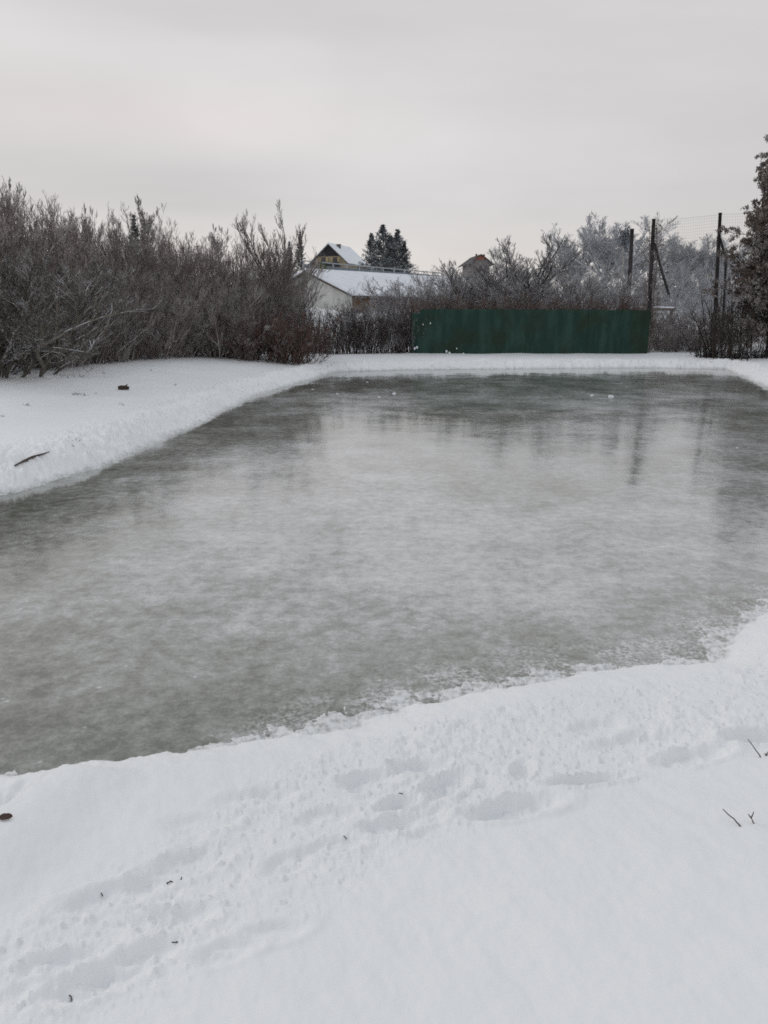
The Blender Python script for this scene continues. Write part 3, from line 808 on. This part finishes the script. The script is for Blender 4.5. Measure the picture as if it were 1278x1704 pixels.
def net():
    root = empty('net', (LP[0][0], LP[0][1], gz(LP[0][0], LP[0][1])))
    tag(root, 'fine pale ball net hung between the two tall poles', 'net')
    o0 = np.array(root.location)
    m = plain_mat('net cord', (.34, .34, .35), (.40, .40, .41), 3)
    sets = []
    bays = [(LP, RP)]
    base = [np.array([RP[0][0] + 2.9, 36.4, RP[0][2]]), np.array([RP[-1][0] + 2.9, 36.4, RP[-1][2] + .1])]
    for A0, A1, B0, B1, nv in ((LP[0], LP[-1], RP[0], RP[-1], 30), (RP[0], RP[-1], base[0], base[1], 28)):
        A0, A1, B0, B1 = [p - o0 for p in (A0, A1, B0, B1)]
        P = []
        for k in range(1, nv):
            s = k / nv
            bot = A0 * (1 - s) + B0 * s; top = A1 * (1 - s) + B1 * s - np.array([0, 0, .03 * math.sin(math.pi * s)])
            P.append([bot + (top - bot) * w + np.array([0, .05 * math.sin(5 * w + k), 0]) for w in np.linspace(0, 1, 5)])
        for k in range(1, 46):
            w = k / 46
            l = A0 + (A1 - A0) * w; r = B0 + (B1 - B0) * w
            P.append([l + (r - l) * s - np.array([0, 0, .03 * w * math.sin(math.pi * s)]) for s in np.linspace(0, 1, 5)])
        P = np.array(P); sets.append((P, np.full(P.shape[:2], .0023), 3))
    V, FC = tubes(sets); mesh_obj('netting', V, FC, m, root)
    mb = MB()
    for A1, B1 in ((LP[-1], RP[-1]), (RP[-1], base[1])):
        A1 = A1 - o0 - np.array([0, 0, .02]); B1 = B1 - o0 - np.array([0, 0, .02])
        mb.tube([A1 + (B1 - A1) * s - np.array([0, 0, .03 * math.sin(math.pi * s)]) for s in np.linspace(0, 1, 9)], .004, 5)
    mb.build('top_cord', m, root)


net()
# thick post standing farther back
pole_thing('short thick dark post standing among the far frosted trees', [(1046, 500), (1049, 440), (1052, 382)], .13, Y=54, name='post')


# climbing plant with dry leaves hanging on the left pole
def creeper():
    o0 = LP[0].copy(); o0[2] = gz(o0[0], o0[1])
    n = 9; P = []
    for k in range(n):
        s = k / n
        w = np.linspace(0, 1, 8)
        px = [(1079 + 11 * t + 7 * math.sin(3 * t + k) * (0.3 + t), 575 - t * (215 - 30 * s)) for t in w]
        P.append([at(u, v, 37.25 + .1 * math.sin(k + 4 * t)) - o0 for (u, v), t in zip(px, w)])
    P = np.array(P); R = np.broadcast_to(np.linspace(.016, .006, 8), (n, 8)).copy()
    P1, R1 = kids(P, R, 34, .1, 1.0, 55, .13, 5, -1.2, .2, .6, rmin=.005)
    P2, R2 = kids(P1, R1, 3, .3, 1.0, 40, .5, 3, -1.0, .15, .7, rmin=.004)
    m = 1800; ix = RNG.integers(0, len(P2), m)
    C = P2[ix, 2]
    V, FC = cards(C, RNG.normal(0, .4, (m, 3)), RNG.uniform(.02, .05, m), RNG.uniform(.05, .11, m), 1.0)
    root = empty('creeper', o0); tag(root, 'dry creeper with hanging leaves climbing the left net pole', 'creeper')
    a, b = tubes([(P, R, 4), (P1, R1, 3), (P2, R2, 3)]); mesh_obj('vines', a, b, M['thicket'], root)
    mesh_obj('leaves', V, FC, M['leaf'], root)


creeper()


# birch-like tree with pale trunk and dark ragged crown left of the thick post
def pale_tree():
    Y = 56; b = at(1035, 490, Y); o0 = np.array([b[0], Y, gz(b[0], Y)])
    Q = np.array([at(u, v, Y) for u, v in ((1035, 500), (1036, 470), (1037, 440), (1038, 405), (1039, 384))]) - o0; Q[0, 2] = -.2
    root = empty('pale_tree', o0); tag(root, 'slim pale-trunked tree with a small dark ragged crown left of the thick post', 'tree')
    MB().tube(Q, [.06, .055, .05, .04, .02], 8).build('trunk', plain_mat('pale bark', (.42, .40, .38), (.2, .19, .18), 3), root, True)
    m = 1500; c = np.array(at(1040, 396, Y)) - o0
    d = nrm(RNG.normal(size=(m, 3))); C = c + d * RNG.uniform(.1, 1, (m, 1)) ** .5 * np.array([.42, .42, .72]) * (1 + .3 * np.sin(d[:, :1] * 5))
    V, FC = cards(C, RNG.normal(0, .5, (m, 3)), RNG.uniform(.04, .08, m), RNG.uniform(.09, .16, m), .8)
    mesh_obj('crown', V, FC, M['needle_far'], root)


pale_tree()


# low wall with snow cap and russet bush behind the right end of the screen
def rail_fence():
    a = at(1052, 512, 45.5); b = at(1122, 513, 46.0)
    o0 = np.array([a[0], a[1], gz(a[0], a[1])]); root = empty('rail_fence', o0)
    tag(root, 'low brown rail with a thin line of snow on top, behind the left net pole', 'fence')
    d = nrm((b - a)[None])[0]; n = np.array([-d[1], d[0], 0])
    L = np.linalg.norm(b - a); h = a[2] - o0[2]; c = (a + b) / 2 - o0
    wd = plain_mat('brown rail wood', (.10, .08, .07), (.16, .13, .12), 3)
    MB().box((c[0], c[1], h - .08), (L, .10, .14), d, n).build('rail', wd, root)
    MB().box((c[0], c[1], h + .03), (L + .04, .16, .08), d, n).build('snow_cap', M['white'], root, bevel=.03)
    for k in (.03, .5, .97):
        p = (a - o0) * (1 - k) + (b - o0) * k + n * .11
        MB().box((p[0], p[1], h / 2 - .25), (.12, .12, h + .3), d, n).build('post', wd, root)


rail_fence()
rus = Kind([shrub('russet_bush', twig_mat('rust twigs', (.20, .095, .06), frost_amt=.05, snow_amt=.1), 1.6, 1.4, 26, 8, 6, 3, .5, .012, .007, .3)])
rus.px(1066, 497, 46.8, 'small rust-coloured bush just above the right end of the green screen', wide=1.1)


# ---------------------------------------------------------------- buildings
def v3(*a): return np.array(a, float)


PL = plain_mat('dirty white render', (.62, .62, .60), (.46, .46, .44), 1.2, .9, (1, 1, .5))
WOOD = plain_mat('brown boards', (.20, .13, .085), (.11, .075, .055), 5, .85, (4, 4, .5))
FASC = plain_mat('fascia wood', (.10, .085, .075), (.06, .05, .045), 4)
ZS = v3(0, 0, 1)


def shed():
    C = at(586, 522, 52); C[2] = 2.05
    b = nrm(v3(.637, .771, 0)[None])[0]; a = v3(-b[1], b[0], 0)
    Ln, Wd, he, hr = 31.0, 8.0, 1.25, 2.80
    root = empty('shed', C); tag(root, 'long low shed with white end wall under a snow-covered roof', 'shed')
    e = .12
    end = [v3(0, 0, -1.2), a * Wd + v3(0, 0, -1.2), a * Wd + ZS * he, a * Wd / 2 + ZS * hr, ZS * he]
    MB().prism([p + b * .0 for p in end], b * .22).build('end_wall', PL, root)
    MB().prism([b * .225 + v3(0, 0, -1.2) - a * .003, b * (Ln - .3) + v3(0, 0, -1.2) - a * .003, b * (Ln - .3) + ZS * (he - .05) - a * .003, b * .225 + ZS * (he - .05) - a * .003], a * .2).build('front_wall', WOOD, root)
    MB().prism([b * (Ln - .28) + p for p in end], b * .22).build('back_wall', PL, root)
    MB().prism([a * (Wd - .2) + b * .225 + v3(0, 0, -1.2), a * (Wd - .2) + b * (Ln - .3) + v3(0, 0, -1.2), a * (Wd - .2) + b * (Ln - .3) + ZS * (he - .05), a * (Wd - .2) + b * .225 + ZS * (he - .05)], a * .197).build('rear_wall', PL, root)
    sl = (hr - he) / (Wd / 2)
    # roof boards, snow, verge boards
    for nm, t0, t1, ov, mat in (('roof', .01, .10, .35, FASC), ('roof_snow', .103, .30, .33, M['white'])):
        f = [-a * ov + ZS * (he - sl * ov), a * Wd / 2 + ZS * hr, a * (Wd + ov) + ZS * (he - sl * ov)]
        pts = [p + ZS * t0 for p in f] + [p + ZS * t1 for p in f[::-1]]
        MB().prism([p - b * ov for p in pts], b * (Ln + 2 * ov)).build(nm, mat, root, bevel=.06 if nm == 'roof_snow' else 0)
    MB().box(b * .10 - a * .12 + ZS * (he / 2 - .6), (.16, .16, he + 1.1), b, a).build('corner_post', WOOD, root)
    MB().box(-b * .03 + a * 1.2 + ZS * .12 , (2.0, .05, .30), a, b).build('dirt_board', plain_mat('ochre boards', (.30, .23, .16), (.2, .16, .12), 5), root)


shed()


def grey_fence():
    A = at(505, 434, 62); B = at(735, 459, 84); B[2] = A[2] + .15
    A0 = v3(A[0], A[1], gz(A[0], A[1])); root = empty('board_fence', A0)
    tag(root, 'blue-grey metal fence with pale top rail behind the shed roof', 'fence')
    a = A - A0; b = B - A0; L = np.linalg.norm((b - a)[:2]); d = nrm((b - a)[None])[0]; n = nrm(v3(-d[1], d[0], 0)[None])[0]
    m1 = plain_mat('blue-grey sheet', (.20, .235, .27), (.15, .175, .20), 2, .6, (1, 1, .2))
    rail = plain_mat('pale rail', (.36, .40, .43), (.28, .31, .34), 3, .5)
    k = 12
    for i in range(k):
        p0 = a + (b - a) * (i / k) + d * .06; p1 = a + (b - a) * ((i + 1) / k) - d * .06
        # ribbed sheet
        N = 24; V = []
        for j in range(N + 1):
            p = p0 + (p1 - p0) * (j / N) + n * (.02 if j % 2 else -.02)
            V += [(p[0], p[1], p[2] - 1.7), (p[0], p[1], p[2] - .25)]
        o = mesh_obj('sheet', V, [(2 * j, 2 * j + 2, 2 * j + 3, 2 * j + 1) for j in range(N)], m1, root)
        o.modifiers.new('thickness', 'SOLIDIFY').thickness = .01
    for i in range(k + 1):
        p = a + (b - a) * (i / k)
        MB().box((p[0], p[1], p[2] - 1.0), (.08, .08, 2.0), d, n).build('post', rail, root)
    MB().tube([a, b], .045, 8).build('rail', rail, root, True)


grey_fence()
hsh = Kind([shrub('green_bush', twig_mat('green leaves', (.10, .15, .04), frost_amt=.1, snow_amt=.1), 1.3, .9, 22, 7, 6, 3, .5, .012, .014, .3)])
hsh.px(530, 437, 60.6, 'small yellow-green bush in front of the left end of the grey fence', wide=.8)


def gable_house(name, label, C, fw, dirx, depth, h_e, h_r, mats, chim, ov=.5, snow=True, dark_gable=True, base=-1.0, windows=(), shutters=False, balcony=False):
    """C: foot of the left front corner; gable front runs along dirx, the house goes back from it"""
    a = nrm(np.array(dirx, float)[None])[0]; b = v3(-a[1], a[0], 0)
    root = empty(name, C); tag(root, label, 'house')
    sl = (h_r - h_e) / (fw / 2)
    poly = [ZS * base, a * fw + ZS * base, a * fw + ZS * h_e, a * fw / 2 + ZS * h_r, ZS * h_e]
    MB().prism(poly, b * depth).build('wall', mats['wall'], root)
    if dark_gable:
        zc = h_e + (h_r - h_e) * .36; t = (zc - h_e) / sl
        MB().prism([a * t + ZS * zc - b * .04, a * (fw - t) + ZS * zc - b * .04, a * fw / 2 + ZS * h_r - b * .04], -b * .05).build('gable_boards', mats['gable'], root)
    for nm, t0, t1, o, mt in (('roof', .01, .16, ov, mats['roof']), ('roof_snow', .163, .36, ov - .04, M['white'])):
        if nm == 'roof_snow' and not snow: continue
        f = [-a * o + ZS * (h_e - sl * o), a * fw / 2 + ZS * h_r, a * (fw + o) + ZS * (h_e - sl * o)]
        pts = [p + ZS * t0 for p in f] + [p + ZS * t1 for p in f[::-1]]
        MB().prism([p - b * o for p in pts], b * (depth + 2 * o)).build(nm, mt, root)
    for s, q, w, hh in chim:
        p = a * fw * s + b * depth * q; zr = h_r - abs(s - .5) * fw * sl
        c = MB().box(p + ZS * (zr + hh / 2 - .3), (w, w, hh + .6), a, b).build('chimney', mats['chim'], root)
        MB().box(p + ZS * (zr + hh + .06), (w * 1.25, w * 1.25, .12), a, b).build('cap', mats['roof'], c)
    for s, z, w, hh in windows:
        fr = MB().box(a * fw * s + ZS * z - b * .03, (w + .16, .06, hh + .16), a, b).build('window', mats['frame'], root)
        MB().box(a * fw * s + ZS * z - b * .075, (w, .03, hh), a, b).build('pane', mats['glass'], fr)
        if shutters:
            for g in (-1, 1):
                MB().box(a * (fw * s + g * (w * .5 + .30)) + ZS * z - b * .07, (.40, .05, hh + .1), a, b).build('shutter', mats['shut'], root)
    if balcony:
        MB().box(a * fw * .58 + ZS * (h_e - .95) - b * .5, (fw * .55, 1.0, .15), a, b).build('balcony', mats['gable'], root)
        MB().box(a * fw * .58 + ZS * (h_e - .45) - b * .98, (fw * .55, .06, .75), a, b).build('railing', mats['gable'], root)
    return root, a, b


GLASS = plain_mat('dark panes', (.03, .035, .045), (.05, .055, .065), 1, .15, spec=.5)
mm = dict(wall=plain_mat('yellow render', (.36, .31, .22), (.31, .265, .185), .8), gable=plain_mat('blackened boards', (.022, .022, .028), (.035, .033, .038), 3, .8, (6, 6, .5)),
          roof=plain_mat('roof edge', (.12, .11, .11), (.08, .075, .075), 2), chim=plain_mat('chimney brick', (.12, .10, .10), (.2, .17, .17), 3),
          frame=plain_mat('window frames', (.28, .22, .14), (.22, .17, .11), 2), glass=GLASS, shut=plain_mat('ochre shutters', (.45, .38, .22), (.38, .32, .19), 2))
Yh = 130
C = at(521, 470, Yh); ap = at(550, 404, Yh); C[2] = gz(C[0], C[1]); zr = ap[2] - C[2]; ze = at(519, 436, Yh)[2] - C[2]
gable_house('yellow_house', 'yellow house with black boarded gable and snowy roof behind the shed', C, 5.9, (1, -.35, 0), 8.5, ze - .1, zr - .42, mm, [(.60, .30, .5, .7)],
            windows=((.33, ze + .10, .62, 1.0), (.67, ze + .10, .62, 1.0)), shutters=True, balcony=True)
mm2 = dict(mm); mm2['wall'] = plain_mat('grey render', (.15, .135, .13), (.19, .175, .17), 1); mm2['gable'] = plain_mat('salmon gable', (.36, .13, .095), (.30, .12, .09), 1)
mm2['roof'] = plain_mat('dark tiles', (.05, .045, .045), (.09, .08, .08), 2)
Yk = 150
C = at(783, 470, Yk); ap = at(797, 423, Yk); C[2] = gz(C[0], C[1]); zr = ap[2] - C[2]; ze = at(775, 436, Yk)[2] - C[2]
gable_house('pink_gabled_house', 'grey house with salmon gable, dark roof and two chimneys behind the frosted trees', C, 3.5, (1, .1, 0), 8, ze, zr - .15, mm2, [(.30, .06, .26, .6), (.72, .06, .26, .6)], ov=.8, snow=False,
            windows=((.5, ze - .8, .6, .9),))
# ---------------------------------------------------------------- small things lying in the snow
DET = {}


def gsnow(u, v, z=.35):
    """point of the snow surface seen at u, v"""
    for _ in range(12):
        p = onz(u, v, z); z = .5 * z + .5 * float(ground(np.array([p[0]]), np.array([p[1]]), True)[0][0])
    return np.array([p[0], p[1], z])


TW = twig_mat('dry stalk', (.15, .13, .12), frost_amt=.05, snow_amt=0)


def twig(label, strokes, r=.004, name='twig', mat=None):
    """strokes: polylines of photo positions; the first point of the first stroke stands in the snow"""
    b = gsnow(*strokes[0][0]); root = empty(name, b); tag(root, label, 'twig')
    sets = []
    for s in strokes:
        q = np.array([at(u, v, b[1] + .02 * k) for k, (u, v) in enumerate(s)]) - b
        t = np.linspace(0, 1, 7); ss = np.linspace(0, 1, len(q))
        Q = np.stack([np.interp(t, ss, q[:, i]) for i in range(3)], 1) + RNG.normal(0, r * .2, (7, 3))
        sets.append((Q[None], np.linspace(r, r * .55, 7)[None], 6))
    sets[0][0][0, 0, 2] -= .03
    for st in sets:
        V, FC = tubes([st]); mesh_obj('stalk', V, FC, mat or TW, root, True)


twig('thin bent stalk leaning left out of the smooth snow, beside the forked one', [[(1236, 1378), (1229, 1371), (1221, 1363), (1211, 1355), (1203, 1346)]], .0030)
twig('small forked dark twig standing in the smooth snow at the right', [[(1255, 1371), (1250, 1361)], [(1250, 1361), (1254, 1352)], [(1250, 1361), (1245, 1355)]], .0028)
twig('straight thin stalk at the right edge above the other stalks', [[(1268, 1261), (1259, 1250), (1245, 1230)]], .003)
twig('short crooked stalk at the very right edge of the snow bank', [[(1275, 1258), (1277, 1253), (1282, 1248)], [(1275, 1257), (1273, 1254)]], .003)

CRUMBS = []
LEAFM = plain_mat('brown leaf', (.09, .05, .045), (.055, .035, .03), 30, .7)
DIRT = plain_mat('dark litter', (.045, .036, .033), (.085, .072, .064), 20, .9)


def fallen_leaf(label, u, v, size, rz, mat=LEAFM):
    b = gsnow(u, v); n = 9; V = []; FC = []
    for i in range(n):
        t = i / (n - 1); w = size * .34 * math.sin(math.pi * min(t * .97 + .03, 1)) ** .8 * (1 + .15 * math.sin(9 * t))
        zc = .04 * size * math.sin(3 * t + 1)
        for s in (-1, -.5, 0, .5, 1): V.append(((t - .5) * size, s * w, zc + abs(s) * .10 * size * (1 + s * .8) + .006))
    for i in range(n - 1):
        for j in range(4): FC.append((i * 5 + j, i * 5 + j + 1, i * 5 + j + 6, i * 5 + j + 5))
    root = empty('fallen_leaf', b, rz); tag(root, label, 'leaf')
    o = mesh_obj('blade', V, FC, mat, root, True); o.modifiers.new('thickness', 'SOLIDIFY').thickness = .0015
    MB().tube([(-.5 * size, 0, .012), (-.75 * size, .03 * size, .02)], .0015, 5).build('stem', mat, root)


fallen_leaf('dark brown curled leaf on the snow at the left edge near the shore', 10, 1363, .048, .3)
CRUMBS.append((169, 1486, 'dark blades pressed into a boot print left of the trampled path'))
twig('short brown twig lying in the middle of the trampled snow', [[(276, 1470), (284, 1466), (290, 1470)], [(290, 1471), (300, 1468), (303, 1459)]], .0035)
CRUMBS.append((438, 1424, 'dark grass blades between boot prints right of the fallen twig'))
CRUMBS.append((118, 1656, 'tiny dark grass blades in the trampled snow nearest the bottom'))
CRUMBS.append((574, 1391, 'tiny grass blades at the upper end of the trampled path'))
CRUMBS.append((665, 1320, 'dark grass blades in the boot print beside the slushy shore'))
CRUMBS.append((288, 1568, 'grass blades in the trampled snow below the fallen twig'))


def log():
    b = gsnow(206, 649); root = empty('log', b, .2); tag(root, 'short dark brown log lying on the left snow bank', 'log')
    MB().tube([(-.13, 0, .05), (-.06, .0, .066), (.06, .005, .060), (.13, .01, .04)], [.040, .055, .052, .038], 9).build('bark', plain_mat('log bark', (.07, .045, .035), (.04, .028, .022), 14, .9, bump=.5), root, True)
    MB().tube([(.04, 0, .09), (.10, -.02, .14)], [.018, .012], 6).build('branch_stub', DIRT, root)


log()


def stick():
    b = gsnow(52, 765); root = empty('stick', b); tag(root, 'long bent stick lying on the left snow bank near the ice', 'stick')
    pts = [gsnow(*p) + v3(0, 0, .022) - b for p in ((25, 777), (38, 771), (46, 768), (54, 763), (66, 758), (82, 753))]
    MB().tube(pts, [.010, .016, .020, .017, .013, .006], 7).build('branch', plain_mat('stick bark', (.13, .10, .095), (.07, .055, .05), 9, .9), root, True)
    MB().tube([pts[2], pts[2] + v3(.10, .05, .05)], [.012, .005], 6).build('side_twig', plain_mat('stick bark', (.10, .08, .075), (.07, .055, .05), 9, .9), root, True)
    MB().tube([pts[3], pts[3] + v3(.08, -.10, .02)], [.010, .004], 6).build('side_twig', DIRT, root, True)


stick()


def tuft(u, v, n, h, w, label, group=None, r=.006):
    b = gsnow(u, v); m = n
    S = np.stack([RNG.normal(0, w, m), RNG.normal(0, w * .6, m), np.full(m, -h * .2)], 1)
    D = RNG.normal(0, .45, (m, 3)); D[:, 2] = 1
    P, R = grow(S, D, h * RNG.uniform(.5, 1.1, m), np.full(m, r), 5, -.3, .15)
    V, FC = tubes([(P, R, 3)])
    o = mesh_obj('grass_tuft', V, FC, DIRT, None, False, b); tag(o, label, 'grass', group)


for u, v, n, h, w, lb in ((125, 657, 12, .11, .05, 'largest dark grass tuft poking through the left snow bank, left of the log'), (134, 656, 8, .08, .04, 'dark grass tuft touching the largest one on the left bank'),
                          (141, 658, 8, .09, .04, 'small dark grass tuft right of the largest one on the left bank'), (160, 655, 5, .06, .04, 'faint grass tuft halfway between the largest tuft and the log'),
                          (45, 675, 8, .08, .035, 'lone dark grass tuft on the left bank far from the log'), (2, 693, 6, .08, .04, 'dark grass tuft at the left edge of the bank'),
                          (291, 641, 6, .10, .05, 'sparse grass tuft on the bank right of the log'), (203, 674, 4, .10, .05, 'few thin grass blades standing below the log'),
                          (255, 618, 4, .16, .03, 'thin dry blade standing high on the bank above the log'), (172, 622, 4, .16, .05, 'dry blades just in front of the thicket, left of the log'),
                          (104, 628, 8, .35, .10, 'tall dry stalks at the foot of the thicket, left one'), (136, 628, 6, .30, .06, 'tall dry stalks at the foot of the thicket, right one'),
                          (95, 738, 4, .06, .05, 'grass blades poking out right of the long stick'), (112, 742, 5, .05, .05, 'grass blades farther right of the long stick'), (124, 737, 4, .06, .03, 'grass tuft farthest right of the long stick'),
                          (1161, 601, 4, .14, .02, 'dry stalk on the far snow bank below the net, left one'), (1183, 601, 4, .14, .02, 'dry stalk on the far snow bank below the net, right one')):
    tuft(u, v, n, h, w, lb)

for u, v, lb in CRUMBS:
    b = gsnow(u, v); o = MB()
    a0 = RNG.uniform(-.5, .5); q = []
    for k in range(5):
        a0 += RNG.normal(0, .45); p = (np.array(q[-1]) if q else v3(-.011, 0, .002)) + v3(.0055 * math.cos(a0), .0085 * math.sin(a0), 0)
        q.append((p[0], p[1], -.0012 + .003 * RNG.random()))
    o.tube(q, [.0008, .0019, .0015, .0021, .0006], 6)
    tag(o.build('plant_scrap', DIRT, None, True), lb.replace('blades', 'scrap'), 'plant scrap').location = b

for k, (u, v, sz) in enumerate(((520, 648, .05), (561, 655, .06), (611, 636, .06), (631, 661, .07), (656, 655, .10), (985, 658, .09), (1017, 660, .14), (1227, 745, .035), (133, 806, .03), (272, 757, .035), (885, 640, .05), (720, 661, .04))[:8]):
    sz *= .45; b = onz(u, v, 0); th = np.linspace(0, np.pi * .5, 5); ph = np.linspace(0, 2 * np.pi, 10)[:-1]
    V = np.array([(sz * math.sin(i) * math.cos(j) * 1.3, sz * math.sin(i) * math.sin(j), sz * .7 * math.cos(i) - .004) for i in th for j in ph]) + RNG.normal(0, sz * .1, (45, 3))
    MBs = MB().add(V, [(i * 9 + j, (i + 1) * 9 + j, (i + 1) * 9 + (j + 1) % 9, i * 9 + (j + 1) % 9) for i in range(4) for j in range(9)])
    tag(MBs.build('snow_lump', M['white'], None, True), 'small white lump of snow frozen onto the ice', 'snow lump', 'snow lumps on the ice').location = b

# stump-like brown root stock at the foot of the thicket
b = gsnow(75, 612)
root = empty('stump', b); tag(root, 'short reddish-brown stump at the foot of the left thicket', 'stump')
MB().tube([(0, .3, -.1), (-.03, .3, .10), (-.06, .32, .24)], [.10, .085, .07], 9).build('trunk', plain_mat('stump wood', (.12, .07, .05), (.06, .04, .03), 8, .9, bump=.4), root, True)
MB().tube([(-.05, .30, .12), (-.2, .28, .32), (-.45, .3, .5)], [.04, .03, .02], 7).build('branch', M['dark'], root, True)

# ---------------------------------------------------------------- light and camera
SUN_EL, SUN_AZ = math.radians(28), math.radians(-55)   # azimuth from +Y towards +X
w = NT('World', True)
tc = w.n('ShaderNodeTexCoord'); gen = (tc, 'Generated')
sky = w.n('ShaderNodeTexSky', sky_type='NISHITA', sun_disc=False, sun_elevation=SUN_EL, sun_rotation=SUN_AZ, air_density=1.0, dust_density=3.0)
sep = w.n('ShaderNodeSeparateXYZ', {0: gen})
mp = w.n('ShaderNodeMapping', {'Vector': gen, 'Scale': (1.1, 1.1, 4.5), 'Location': (.4, .2, .6), 'Rotation': (0, math.radians(7), 0)})
n1 = w.noise(mp, 1.5, 5, .48, .3); n2 = w.noise(mp, .7, 3, .5)
z = (sep, 'Z'); x = (sep, 'X')
# cloud deck: cream low down on the right, mauve band low on the left, plain grey above
base = w.mix(w.mr(z, .05, .14), (.69, .655, .63), (.655, .64, .64))
base = w.mix(w.mr(z, .34, .75), base, (.56, .59, .63))
lowleft = w.math('MULTIPLY', w.mr(x, .25, -.25), w.mr(w.math('ABSOLUTE', w.math('SUBTRACT', z, .135)), .07, .0))
c = w.mix(w.math('MULTIPLY', lowleft, .6), base, (.545, .525, .53))
glow = w.math('MULTIPLY', w.mr(w.math('ABSOLUTE', w.math('ADD', x, .22)), .42, .0), w.mr(w.math('ABSOLUTE', w.math('SUBTRACT', z, .215)), .06, .0))
c = w.mix(w.math('MULTIPLY', glow, .85), c, (.73, .685, .675))
v = w.mr(n1, .30, .70, .925, 1.075)
v2 = w.mr(n2, .3, .7, .96, 1.04)
mul = w.n('ShaderNodeVectorMath', {0: (c, 2), 1: w.math('MULTIPLY', v, v2)}, operation='MULTIPLY')
skyb = w.n('ShaderNodeBackground', {'Color': sky, 'Strength': .10})
cld = w.n('ShaderNodeBackground', {'Color': mul, 'Strength': 1.0})
mixs = w.n('ShaderNodeMixShader', {0: .95, 1: skyb, 2: cld})
w.n('ShaderNodeOutputWorld', {'Surface': mixs})
SC.world = w.m

sun = bpy.data.lights.new('sun', 'SUN'); sun.energy = .5; sun.angle = math.radians(25); sun.color = (1, .95, .9)
so = bpy.data.objects.new('sun', sun); COL.objects.link(so)
dv = Vector((math.sin(SUN_AZ) * math.cos(SUN_EL), math.cos(SUN_AZ) * math.cos(SUN_EL), math.sin(SUN_EL)))
so.rotation_euler = dv.to_track_quat('Z', 'Y').to_euler(); so.location = dv * 50

cam = bpy.data.cameras.new('camera'); co = bpy.data.objects.new('camera', cam); COL.objects.link(co)
co.location = (0, 0, CAMZ); co.rotation_euler = (math.pi / 2 - PITCH, 0, 0)
cam.sensor_fit = 'VERTICAL'; cam.sensor_height = 36; cam.lens = 36 * F / 1704; cam.clip_start = .05; cam.clip_end = 3000
SC.camera = co
SC.render.engine = 'CYCLES'
SC.view_settings.view_transform = 'Standard'; SC.view_settings.look = 'None'; SC.view_settings.exposure = 0.08; SC.view_settings.gamma = 1
SC.cycles.use_denoising = False
SC.cycles.max_bounces = 5; SC.cycles.diffuse_bounces = 3; SC.cycles.glossy_bounces = 3
SC.cycles.filter_width = 1.7
for o in list(bpy.data.objects):
    for k in ('_top', '_lean'):
        if k in o: del o[k]
